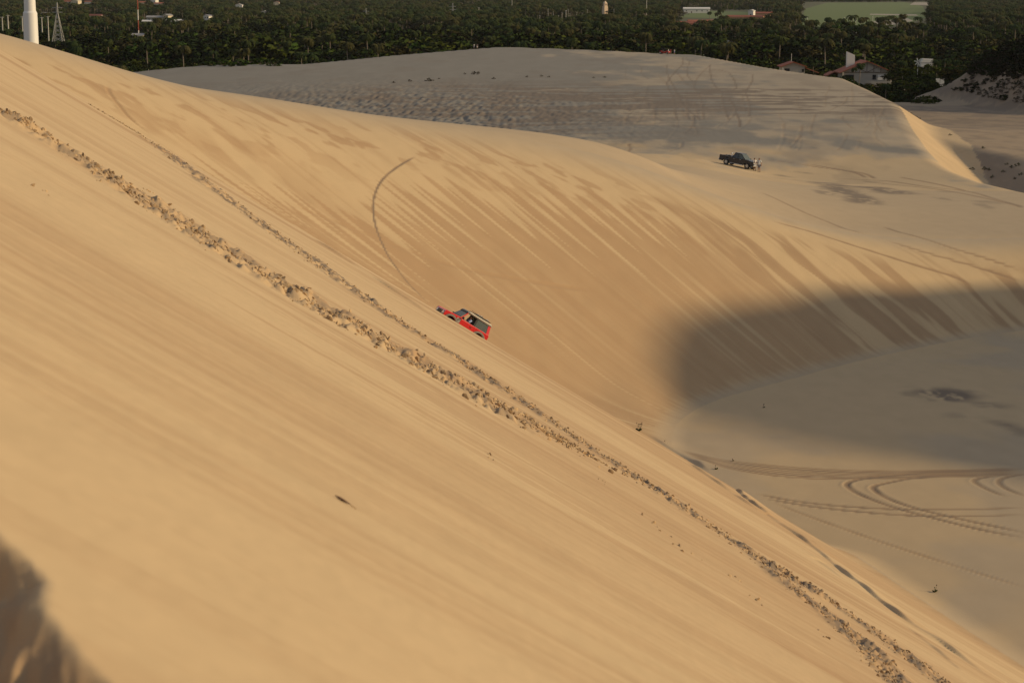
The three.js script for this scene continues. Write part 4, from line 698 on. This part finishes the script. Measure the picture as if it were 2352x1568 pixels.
function pole(name, label, u, v, h, r, m, dist, group) { const o = thing(name, label, 'pole', group), p = dist ? [ray(u, v)[0] / ray(u, v)[2] * dist, dist] : onPlain(u, v), y = dist ? EYE + ray(u, v)[1] / ray(u, v)[2] * dist : PY; o.position.set(p[0], y, -p[1]); part(o, 'shaft', cyl(r * 0.7, r, h, 8).translate(0, h / 2, 0), m); part(o, 'cap', box(r * 6, r, r, 0, h - r, 0), m); return o; }
for (const [l, u, v, h] of [['pale concrete pole left of the turbine tower, at the frame edge', 5, 70, 5], ['pale concrete pole left of the turbine tower, second from the edge', 18, 66, 5], ['pale concrete pole touching the left side of the turbine tower', 51, 72, 5.5], ['thin pale concrete pole right of the turbine tower', 96, 74, 5.5], ['thick pale concrete pole between the turbine tower and the lattice pylon', 111, 94, 9]]) pole('concrete_pole', l, u, v, h, 0.22, CONC, 740);
{ const o = thing('radio_mast', 'slender red and white radio mast on the left', 'mast'), [x, d] = onPlain(318, 93); o.position.set(x, PY, -d); for (let k = 0; k < 7; k++) part(o, k % 2 ? 'red_section' : 'white_section', cyl(0.3, 0.3, 6, 8).translate(0, 3 + 6 * k, 0), k % 2 ? mat(0.35, 0.07, 0.04) : WHITE); }
for (const [u, v, h] of [[1176, 46, 24], [1485, 52, 24], [1100, 52, 13], [1300, 58, 12]]) pole('slender_mast', 'thin grey mast rising above the far palms', u, v, h, 0.3, CONC, null, 'thin masts above the palms');
for (let i = 0; i < 16; i++) { const u = [1283, 1291, 1305, 1309, 1337, 1349, 1354, 1365, 1385, 1390, 1271, 1259, 1240, 1325, 1410, 1430][i]; pole('lamp_post', 'thin lamp post standing in the small far meadow', u, 62 - (i % 4) * 2, 9 + (i % 3) * 2, 0.16, CONC, null, 'lamp posts in the small meadow'); }
for (const [u, v] of [[1855, 64], [1940, 64], [1966, 66], [2005, 60]]) pole('meadow_post', 'thin white post at the near edge of the big meadow', u, v, 8, 0.14, WHITE, null, 'white posts at the meadow edge');
{ const o = thing('stone_tower', 'tall pale stone tower with a narrower top, far in the palms', 'tower'), [x, d] = onPlain(1390, 38), ST = mat(0.6, 0.46, 0.34); o.position.set(x, PY, -d); o.rotation.y = 0.5; part(o, 'shaft', box(4.2, 10.5, 4.2, 0, 5.2, 0), ST); part(o, 'belfry', box(3.3, 3.4, 3.3, 0, 12.1, 0), ST); part(o, 'cap', new THREE.ConeGeometry(2.2, 2.2, 4).rotateY(Math.PI / 4).translate(0, 14.9, 0), ST); part(o, 'opening', box(1.1, 1.8, 0.1, 0, 12.2, 1.68), PANE); houseSpots.push([x, d, 8, 0]); }
console.log('buildings');
//</BLD>
//<VEG>
// ------------------------------------------------------------------ trees, palms, shrubs
function leafSheet(quads, normals) { const n = quads.length, P = new Float32Array(n * 18); let o = 0; for (const q of quads) for (const i of [0, 1, 2, 0, 2, 3]) { P[o++] = q[i][0]; P[o++] = q[i][1]; P[o++] = q[i][2]; } const g = new THREE.BufferGeometry(); g.setAttribute('position', new THREE.BufferAttribute(P, 3)); if (normals) { const N = new Float32Array(n * 18); normals.forEach((v, i) => { for (let c = 0; c < 6; c++) N.set(v, i * 18 + c * 3); }); g.setAttribute('normal', new THREE.BufferAttribute(N, 3)); } else g.computeVertexNormals(); return g; }
const rv = () => { let x, y, z, l; do { x = rr(-1, 1); y = rr(-1, 1); z = rr(-1, 1); l = Math.hypot(x, y, z); } while (l > 1 || l < 0.1); return [x / l, y / l, z / l]; };
function spray(cx, cy, cz, s) { const a = rv(), b0 = rv(), b = [a[1] * b0[2] - a[2] * b0[1], a[2] * b0[0] - a[0] * b0[2], a[0] * b0[1] - a[1] * b0[0]], l = Math.hypot(...b) || 1, w = s * rr(0.5, 0.8); for (let i = 0; i < 3; i++) b[i] /= l; const p = (u, v) => [cx + a[0] * u + b[0] * v, cy + a[1] * u + b[1] * v, cz + a[2] * u + b[2] * v]; return [p(-s, -w * 0.3), p(0, -w), p(s, w * 0.25), p(-0.1 * s, w)]; }
// crown of unit height and about unit width standing on y = 0
function crown(clumps, leaves, { low = 0.22, wide = 0.5, flat = 1, leaf = 0.07 } = {}) {
  const q = [], N = [];
  for (let c = 0; c < clumps; c++) {
    const a = rr(0, 6.283), t = Math.pow(rnd(), 0.6), h = rr(0, 1), rad = wide * (0.35 + 0.65 * Math.sin(Math.PI * clamp(0.12 + 0.8 * h))) * t, cx = Math.cos(a) * rad, cz = Math.sin(a) * rad, cy = low + (1 - low) * (0.08 + 0.84 * h) * (1 - 0.25 * t * flat), R = rr(0.10, 0.19);
    for (let l = 0; l < leaves; l++) { const v = rv(), k = R * Math.pow(rnd(), 0.4); q.push(spray(cx + v[0] * k * 1.2, cy + v[1] * k * 0.85, cz + v[2] * k * 1.2, leaf * rr(0.6, 1.25))); const nn = new THREE.Vector3(v[0] * 1.1 + cx * 0.9, v[1] * 1.1 + (cy - 0.45) * 0.8, v[2] * 1.1 + cz * 0.9).addScaledVector(new THREE.Vector3(...rv()), 0.35).normalize(); N.push([nn.x, nn.y, nn.z]); }
  }
  return leafSheet(q, N);
}
function trunkGeo(h, r, limbs) { const g = [tube([[0, -0.02, 0], [rr(-0.03, 0.03), h * 0.5, rr(-0.03, 0.03)], [rr(-0.05, 0.05), h, rr(-0.05, 0.05)]], r, 5, 5)]; for (let i = 0; i < limbs; i++) { const a = rr(0, 6.28), l = rr(0.2, 0.36); g.push(tube([[0, h * rr(0.55, 0.9), 0], [Math.cos(a) * l * 0.5, h + 0.12, Math.sin(a) * l * 0.5], [Math.cos(a) * l, h + rr(0.2, 0.4), Math.sin(a) * l]], r * 0.5, 4, 4)); } return mergeGeometries(g.map((x) => { const y = x.toNonIndexed(); y.deleteAttribute('uv'); return y; })); }
seed = 991;
const crowns = [crown(30, 15, {}), crown(34, 15, { wide: 0.62, low: 0.12 }), crown(26, 15, { wide: 0.42, low: 0.2 }), crown(36, 13, { wide: 0.75, low: 0.05, flat: 1.6 }), crown(30, 14, { wide: 0.55, low: 0.3, flat: 0.4 })];
const trunks = crowns.map(() => trunkGeo(0.4, 0.022, 4));
function palmCrown(n, len, droop) {
  const q = [];
  for (let f = 0; f < n; f++) {
    const a = f / n * 6.283 + rr(-0.25, 0.25), up = rr(-0.25, 0.85), L = len * rr(0.8, 1.1); let x = 0, y = 0, e = up; const S = 6, pts = [];
    for (let s = 0; s <= S; s++) { pts.push([x, y]); x += Math.cos(e) * L / S; y += Math.sin(e) * L / S; e -= droop / S * (1.2 + s * 0.18); }
    for (let s = 0; s < S; s++) { const w = (t) => 0.11 * len * Math.sin(Math.PI * clamp(0.1 + 0.85 * t)) + 0.01; const [x0, y0] = pts[s], [x1, y1] = pts[s + 1], w0 = w(s / S), w1 = w((s + 1) / S); for (const k of [-1, 1]) { const T0 = (X, Y, W) => [Math.cos(a) * X - Math.sin(a) * W * k, Y - Math.abs(W) * 0.75, Math.sin(a) * X + Math.cos(a) * W * k]; q.push([T0(x0, y0, 0), T0(x1, y1, 0), T0(x1 + 0.03, y1, w1 * rr(0.8, 1.3)), T0(x0, y0, w0 * rr(0.8, 1.3))]); } }
  }
  const g = leafSheet(q); g.translate(0, 1, 0); return g;
}
const palms = [palmCrown(19, 0.36, 1.9), palmCrown(16, 0.40, 1.6), palmCrown(22, 0.33, 2.2)];
const palmTrunks = palms.map((_, i) => { const g = tube([[0.06 * (i - 1), -0.01, 0], [0.03 * (i - 1), 0.4, 0.01], [0, 0.75, 0], [0, 1, 0]], 0.017, 5, 8).toNonIndexed(); g.deleteAttribute('uv'); return g; });
const leafMat = (r, g, b) => new THREE.MeshPhysicalMaterial({ color: lin(r, g, b), roughness: 1, specularIntensity: 0.25, side: THREE.DoubleSide });
const greens = [[0.024, 0.043, 0.008], [0.036, 0.058, 0.009], [0.058, 0.076, 0.01], [0.016, 0.03, 0.008], [0.05, 0.046, 0.015], [0.038, 0.074, 0.01]], palmGreens = [[0.026, 0.042, 0.012], [0.04, 0.052, 0.014], [0.056, 0.054, 0.018]];
const greenM = greens.map((c) => leafMat(...c)), palmM = palmGreens.map((c) => leafMat(...c)), BARK = mat(0.10, 0.08, 0.06), PBARK = mat(0.17, 0.14, 0.11);
// where trees stand
const inClearing = (x, d) => { const r = [x, PLAIN, d], t = d * CP - PLAIN * SP, u = 1176 + 4573 * x / t, v = 784 - 4573 * (PLAIN * CP + d * SP) / t; for (const [a, b, c, e] of clearings) if (u > a && u < b && v > c && v < e) return true; return false; };
const lowBefore = (x, d, h) => { let m = h; for (const [hx, hd, r] of houseSpots) if (d < hd && d > hd * 0.7 && Math.abs(x - hx * d / hd) < r * 0.62 + 2) m = Math.min(m, 33 * (1 - d / hd) + 1.0); return m; };
const nearHouse = (x, d, h) => { for (const [hx, hd, r] of houseSpots) { if (Math.abs(x - hx) < r + 2.5 && d > hd - r - 3 && d < hd + r) return true; if (d < hd && d > hd * 0.9 && Math.abs(x - hx * d / hd) < r * 0.55) return true; } return false; };
seed = 2024;
const spots = [];                                     // [x, d, ground, height, kind, variant, colour, turn]
for (let d = 500; d < 4600;) {
  const sp = d < 900 ? 5.2 : d < 1500 ? 7 : d < 2400 ? 9 : 12, half = d * 0.30 + 14;
  for (let x = -half; x < half; x += sp * rr(0.75, 1.25)) {
    const tx = x + rr(-0.5, 0.5) * sp, td = d + rr(-0.5, 0.5) * sp, n = fbm(tx / 60, td / 110, 3), gap = fbm(tx / 45 + 90, td / 90, 3);
    if (gap < 0.40 && d > 1000) continue;
    let gy = PLAIN; if (td < 780) { gy = heightBase(tx, td); if (gy > PLAIN + 0.4) continue; gy = PLAIN; }
    if (inClearing(tx, td) || nearHouse(tx, td)) continue;
    const pp = d < 900 ? 0.015 : d < 1000 ? 0.04 : d < 1250 ? 0.22 : d < 2300 ? 0.6 : 0.42, palm = rnd() < pp * (n > 0.42 ? 1.25 : 0.5);
    let h = palm ? rr(8, 13.5) : (d < 760 ? rr(2.6, 6.4) : 3 + 7.5 * rnd() * rnd() + 2.2 * rnd()) * (0.55 + 0.9 * n);
    h = lowBefore(tx, td, h); if (h < 1.6) continue;
    spots.push([tx, td, gy, h, palm ? 1 : 0, Math.floor(rnd() * (palm ? 3 : 5)), Math.floor(clamp(rnd() * 0.7 + 0.5 * (fbm(tx / 30 + 7, td / 50, 2)) - 0.08, 0, 0.999) * (palm ? 3 : 6)), rr(0, 6.28)]);
  }
  d += sp * 0.92;
}
// a few palms round the big house and the tank
for (const [u, v, dist, h] of [[1976, 196, 622, 6.5], [1962, 192, 626, 4.8], [2150, 190, 640, 7], [2170, 190, 655, 7.5], [2196, 186, 650, 6.5], [1868, 182, 640, 5]]) { const r = ray(u, v); spots.push([r[0] / r[2] * dist, dist, r[1] / r[2] * dist, h, 1, 0, 0, rr(0, 6)]); }
// bushes hiding the feet of the houses and along the foot of the dunes
for (const [u0, u1, v0, v1, n, d0, d1] of [[1920, 2060, 186, 205, 26, 600, 632], [2040, 2220, 160, 212, 60, 560, 650], [2000, 2090, 205, 238, 30, 535, 570], [1860, 1960, 180, 205, 20, 590, 640], [2080, 2150, 225, 262, 12, 505, 525]]) for (let i = 0; i < n; i++) { const u = rr(u0, u1), v = rr(v0, v1), dist = rr(d0, d1), r = ray(u, v), y = Math.max(-34, r[1] / r[2] * dist - 1); spots.push([r[0] / r[2] * dist, dist, Math.min(y, heightBase(r[0] / r[2] * dist, dist) < y - 3 ? y : heightBase(r[0] / r[2] * dist, dist)), rr(2, 3.6), 0, [1, 3, 4][i % 3], Math.floor(rr(0, 5.99)), rr(0, 6)]); }
const seen = (x, d, y) => { for (let s = 0.12; s < 0.985; s += 0.02) { const q = d * s; if (q > 95 && heightBase(x * s, q) > y * s) return false; } return true; };
const order = spots.map((s, i) => [s[3] / s[1], i]).sort((a, b) => b[0] - a[0]), single = new Set(), left = [290, 240];
for (const [, i] of order) { const s = spots[i]; if (left[s[4]] <= 0) continue; if (Math.abs(s[0]) > s[1] * 0.262) continue; if (!seen(s[0], s[1], s[2] + s[3] * 0.9)) continue; single.add(i); left[s[4]]--; if (left[0] <= 0 && left[1] <= 0) break; }
const WHERE = [[100, 'beside the turbine tower'], [300, 'between turbine tower and radio mast'], [440, 'right of the radio mast'], [560, 'above the green bushes, left'], [700, 'above the left end of the far dune'], [850, 'left of the lattice pylons'], [1000, 'between the lattice pylons'], [1130, 'behind the two walkers'], [1300, 'above the far dune summit'], [1420, 'near the stone tower'], [1510, 'left of the dune buggy'], [1620, 'right of the dune buggy'], [1780, 'above the far dune shoulder'], [1890, 'by the small white house'], [2060, 'by the large gabled house'], [2200, 'below the white water tank'], [9999, 'behind the scrub hill']];
const whereOf = (x, d) => { const u = uAt(x, d, PLAIN); return WHERE.find((q) => u < q[0])[1]; };
const ROW = (d) => d < 700 ? 'nearest row' : d < 820 ? 'front row' : d < 900 ? 'second row' : d < 1000 ? 'third row' : d < 1150 ? 'fourth row' : d < 1300 ? 'farther rows' : 'farthest rows';
const TINT = ['dark green', 'mid green', 'yellowish green', 'very dark', 'brownish dry-leaved', 'fresh green'];
for (const i of single) {
  const [x, d, gy, h, k, vr, c, turn] = spots[i];
  const size = k ? (h > 11.5 ? 'tall' : h > 9.5 ? 'mid-sized' : 'short') : (h > 6.5 ? 'tall' : h > 4.2 ? 'mid-sized' : 'low');
  const o = k ? thing('coconut_palm', size + ' ' + ['dark green', 'olive', 'yellowish'][c] + ' palm in the ' + ROW(d) + ' ' + whereOf(x, d), 'palm', 'coconut palms above the tree belt') : thing('broadleaf_tree', size + ' ' + TINT[c] + ' tree in the ' + ROW(d) + ' ' + whereOf(x, d), 'tree', 'trees of the belt behind the dunes');
  part(o, 'trunk', k ? palmTrunks[vr] : trunks[vr], k ? PBARK : BARK); part(o, 'crown', k ? palms[vr] : crowns[vr], k ? palmM[c] : greenM[c]);
  o.position.set(x, gy + EYE - 0.1, -d); o.rotation.y = turn; const wide = k ? 1 : 1.15 + 0.8 * hash(i, 3); o.scale.set(h * wide, h, h * wide);
}
{
  const forest = new THREE.Group(); forest.name = 'forest'; forest.userData = { kind: 'stuff', label: 'dense coastal forest of palms and broad-leaved trees stretching to the horizon', category: 'forest' }; scene.add(forest);
  const o = new THREE.Object3D(), col = new THREE.Color(), one = new THREE.MeshPhysicalMaterial({ color: 0xffffff, roughness: 1, specularIntensity: 0.25, side: THREE.DoubleSide });
  for (let k = 0; k < 2; k++) for (let vr = 0; vr < (k ? 3 : 5); vr++) {
    const list = []; spots.forEach((s, i) => { if (!single.has(i) && s[4] === k && s[5] === vr) list.push(s); });
    const m = new THREE.InstancedMesh(k ? palms[vr] : crowns[vr], one, list.length), t = k ? new THREE.InstancedMesh(palmTrunks[vr], PBARK, list.length) : null;
    list.forEach(([x, d, gy, h, , , c, turn], i) => { const w = k ? 1 : 1.15 + 0.8 * hash(i, vr); o.position.set(x, gy + EYE - 0.1, -d); o.rotation.set(0, turn, 0); o.scale.set(h * w, h, h * w); o.updateMatrix(); m.setMatrixAt(i, o.matrix); if (t) t.setMatrixAt(i, o.matrix); const g = (k ? palmGreens : greens)[c], q = 0.8 + 0.45 * hash(i, 77); m.setColorAt(i, col.setRGB(g[0] * q, g[1] * q, g[2] * q)); });
    m.name = k ? 'palm_crowns' : 'tree_crowns'; m.castShadow = m.receiveShadow = true; forest.add(m); if (t) { t.name = 'palm_trunks'; forest.add(t); }
  }
}
console.log('trees', spots.length, single.size);
// scrub on the hill at the right
seed = 555;
const shrubGeo = [crown(14, 16, { low: 0.02, wide: 0.7, leaf: 0.1 }), crown(12, 15, { low: 0.0, wide: 0.9, leaf: 0.1, flat: 1.5 }), crown(16, 14, { low: 0.05, wide: 0.55, leaf: 0.11 })];
const scrubM = [leafMat(0.045, 0.045, 0.022), leafMat(0.035, 0.045, 0.016), leafMat(0.055, 0.045, 0.03), leafMat(0.04, 0.06, 0.016)];
const stemGeo = (() => { const g = []; for (let i = 0; i < 5; i++) { const a = i * 1.256; g.push(tube([[0, 0, 0], [Math.cos(a) * 0.15, 0.25, Math.sin(a) * 0.15], [Math.cos(a) * 0.35, 0.55, Math.sin(a) * 0.35]], 0.025, 4, 4)); } return mergeGeometries(g); })();
function shrub(label, group, x, d, h, v, m, w = 1, cat = 'shrub', name = 'scrub_bush') { const o = thing(name, label, cat, group); part(o, 'stem', stemGeo, BARK); part(o, 'foliage', shrubGeo[v], m); o.position.set(x, heightBase(x, d) + EYE - h * 0.06, -d); o.rotation.y = rr(0, 6.28); o.scale.set(h * w, h, h * w); return o; }
{
  let n = 0;
  for (let t = 0; t < 4000 && n < 290; t++) {
    const u = rr(2040, 2395), v = rr(70, 300), q = pick(u, v, 380, 640); if (!q || q[0] < 84 || heightBase(q[0], q[1]) < -28) continue;
    const up = clamp((-12 - q[2]) / -18 + 1), high = sstep(-27, -17, q[2]), edge = sstep(0.5, 0.62, fbm(q[0] / 7 + 3, q[1] / 10, 3));
    if (rnd() > 0.05 + 0.5 * edge + 0.9 * high) continue;
    const hh = rr(0.5, 1.2) + 1.9 * high, cm = Math.floor(rnd() * 4), au = uAt(q[0], q[1], q[2]);
    shrub((hh > 2.2 ? 'tall' : hh > 1.2 ? 'mid-sized' : 'low') + ' ' + ['grey-green', 'dark green', 'brownish', 'green'][cm] + ' scrub bush ' + (high > 0.6 ? 'in the thicket atop' : high > 0.15 ? 'on the upper flank of' : 'on the bare lower flank of') + ' the right-hand hill, ' + (au < 2120 ? 'left end' : au < 2190 ? 'left part' : au < 2260 ? 'middle' : au < 2310 ? 'right part' : 'frame edge'), 'scrub bushes on the sandy hill', q[0], q[1], hh, n % 3, scrubM[cm], rr(1, 1.6)); n++;
  }
}
{ // dead creepers and low litter covering the flank: uncountable, one object
  const list = [];
  for (let t = 0; t < 9000 && list.length < 2600; t++) { const x = rr(84, 150), d = rr(415, 530), y = heightBase(x, d); if (y < -28) continue; if (fbm(x / 4 + 11, d / 9, 3) < 0.47 - 0.12 * sstep(-24, -16, y)) continue; list.push([x, d, y]); }
  const m = new THREE.InstancedMesh(shrubGeo[1], leafMat(1, 1, 1), list.length), o = new THREE.Object3D(), cc = new THREE.Color();
  list.forEach(([x, d, y], i) => { const h = rr(0.18, 0.5); o.position.set(x, y + EYE - 0.05, -d); o.rotation.set(0, rr(0, 6.28), 0); o.scale.set(h * rr(1.2, 2.6), h, h * rr(1.2, 2.6)); o.updateMatrix(); m.setMatrixAt(i, o.matrix); const q = rnd(); m.setColorAt(i, cc.setRGB(lerp(0.03, 0.075, q), lerp(0.035, 0.06, q), lerp(0.015, 0.04, q))); });
  m.name = 'scrub_litter'; m.userData = { kind: 'stuff', label: 'low dead creepers and leaf litter on the flank of the right-hand hill', category: 'ground cover' }; m.castShadow = m.receiveShadow = true; scene.add(m);
}
// grass tufts on the dunes
const hol = from(2200, 80, 3.92);
hol([[1010, 1140], [1075, 1352], [1250, 1300], [1210, 1372], [1390, 1400], [910, 1348], [1320, 1440], [1290, 1330], [1110, 1425], [1030, 1345], [1360, 1310], [690, 1012]]).forEach(([u, v]) => { const q = pick(u, v, 230); if (q) shrub('small dark tuft in the shaded hollow at right, ' + (u < 2290 ? 'left of the group' : u < 2330 ? 'lower middle of the group' : 'right of the group'), 'tufts in the shaded hollow', q[0], q[1], rr(0.35, 0.6), 1, scrubM[3], 1.1, 'tuft', 'grass_tuft'); });
from(850, 0, 2.735)([[365, 566], [475, 556], [610, 554], [675, 540], [850, 507], [918, 507], [945, 500], [1050, 540], [1280, 527], [1375, 522], [1430, 528], [1735, 533], [1810, 530]]).forEach(([u, v], i) => { const q = pick(u, v, 230); if (q) shrub(['first', 'second', 'third', 'fourth', 'fifth', 'sixth', 'seventh', 'eighth', 'ninth', 'tenth', 'eleventh', 'twelfth', 'thirteenth'][i] + ' tuft from the left in the row across the far dune', 'tufts on the far dune', q[0], q[1], i === 2 || i === 5 ? 0.9 : rr(0.35, 0.6), 1, scrubM[i > 8 ? 3 : 2], i === 2 || i === 5 ? 1.6 : 1.1, 'tuft', 'grass_tuft'); });
// bushes along the left foot of the far dune
for (let i = 0; i < 26; i++) { const u = rr(395, 640), q = pick(u, rr(148, 153), 300, 640); if (!q) continue; shrub('fresh green bush on the far dune rim, ' + (u < 440 ? 'where it meets the near crest' : u < 500 ? 'left part of the row' : u < 570 ? 'middle of the row' : 'right end of the row'), 'bushes on the rim of the far dune', q[0], q[1] + rr(-4, 5), rr(1.2, 2.4), i % 3, greenM[5], rr(1, 1.5)); }
// little flowering plants by the bowl
function seedling(label, u, v, h, stems, near) {
  const q = pick(u, v, near); if (!q) return; const o = thing('beach_plant', label, 'plant'); o.position.set(q[0], q[2] + EYE - 0.02, -q[1]);
  const leaves = []; for (let i = 0; i < 26; i++) { const a = rr(0, 6.28), l = rr(0.2, 0.45) * h; leaves.push([[0, 0.02, 0], [Math.cos(a) * l * 0.5 - 0.02, l * 0.8, Math.sin(a) * l * 0.5], [Math.cos(a) * l, l * rr(0.5, 1.1), Math.sin(a) * l], [Math.cos(a) * l * 0.5 + 0.02, l * 0.6, Math.sin(a) * l * 0.5 + 0.02]]); }
  part(o, 'leaves', leafSheet(leaves), greenM[1]);
  for (let i = 0; i < stems; i++) { const a = rr(0, 6.28), l = rr(0.05, 0.5) * h, y = h * rr(0.6, 1.1); const s = part(o, 'stalk', bar([l * 0.3 * Math.cos(a), 0, l * 0.3 * Math.sin(a)], [l * Math.cos(a), y, l * Math.sin(a)], 0.006, 4), BARK); part(s, 'seed_head', new THREE.IcosahedronGeometry(0.028, 1).translate(l * Math.cos(a), y, l * Math.sin(a)), scrubM[2]); }
}
seedling('spray of thin stalks with dark seed heads poking over the sand edge', 1468, 990, 0.55, 8, 97);
seedling('small green plant at the sand edge where the tracks begin', 1530, 1020, 0.34, 1, 97);
seedling('small green plant just below the bundle of wheel tracks', 1645, 1078, 0.32, 1, 80);
seedling('tiny dark plant alone on the shaded bowl floor', 1755, 936, 0.25, 2, 97);
seedling('tiny plant between the wheel tracks near the sand edge', 1684, 1058, 0.2, 1, 97);
seedling('green plant alone on the sand at lower right, casting a shadow', 2148, 1360, 0.36, 2, 70);
console.log('vegetation');
//</VEG>
renderer.render(scene, camera);
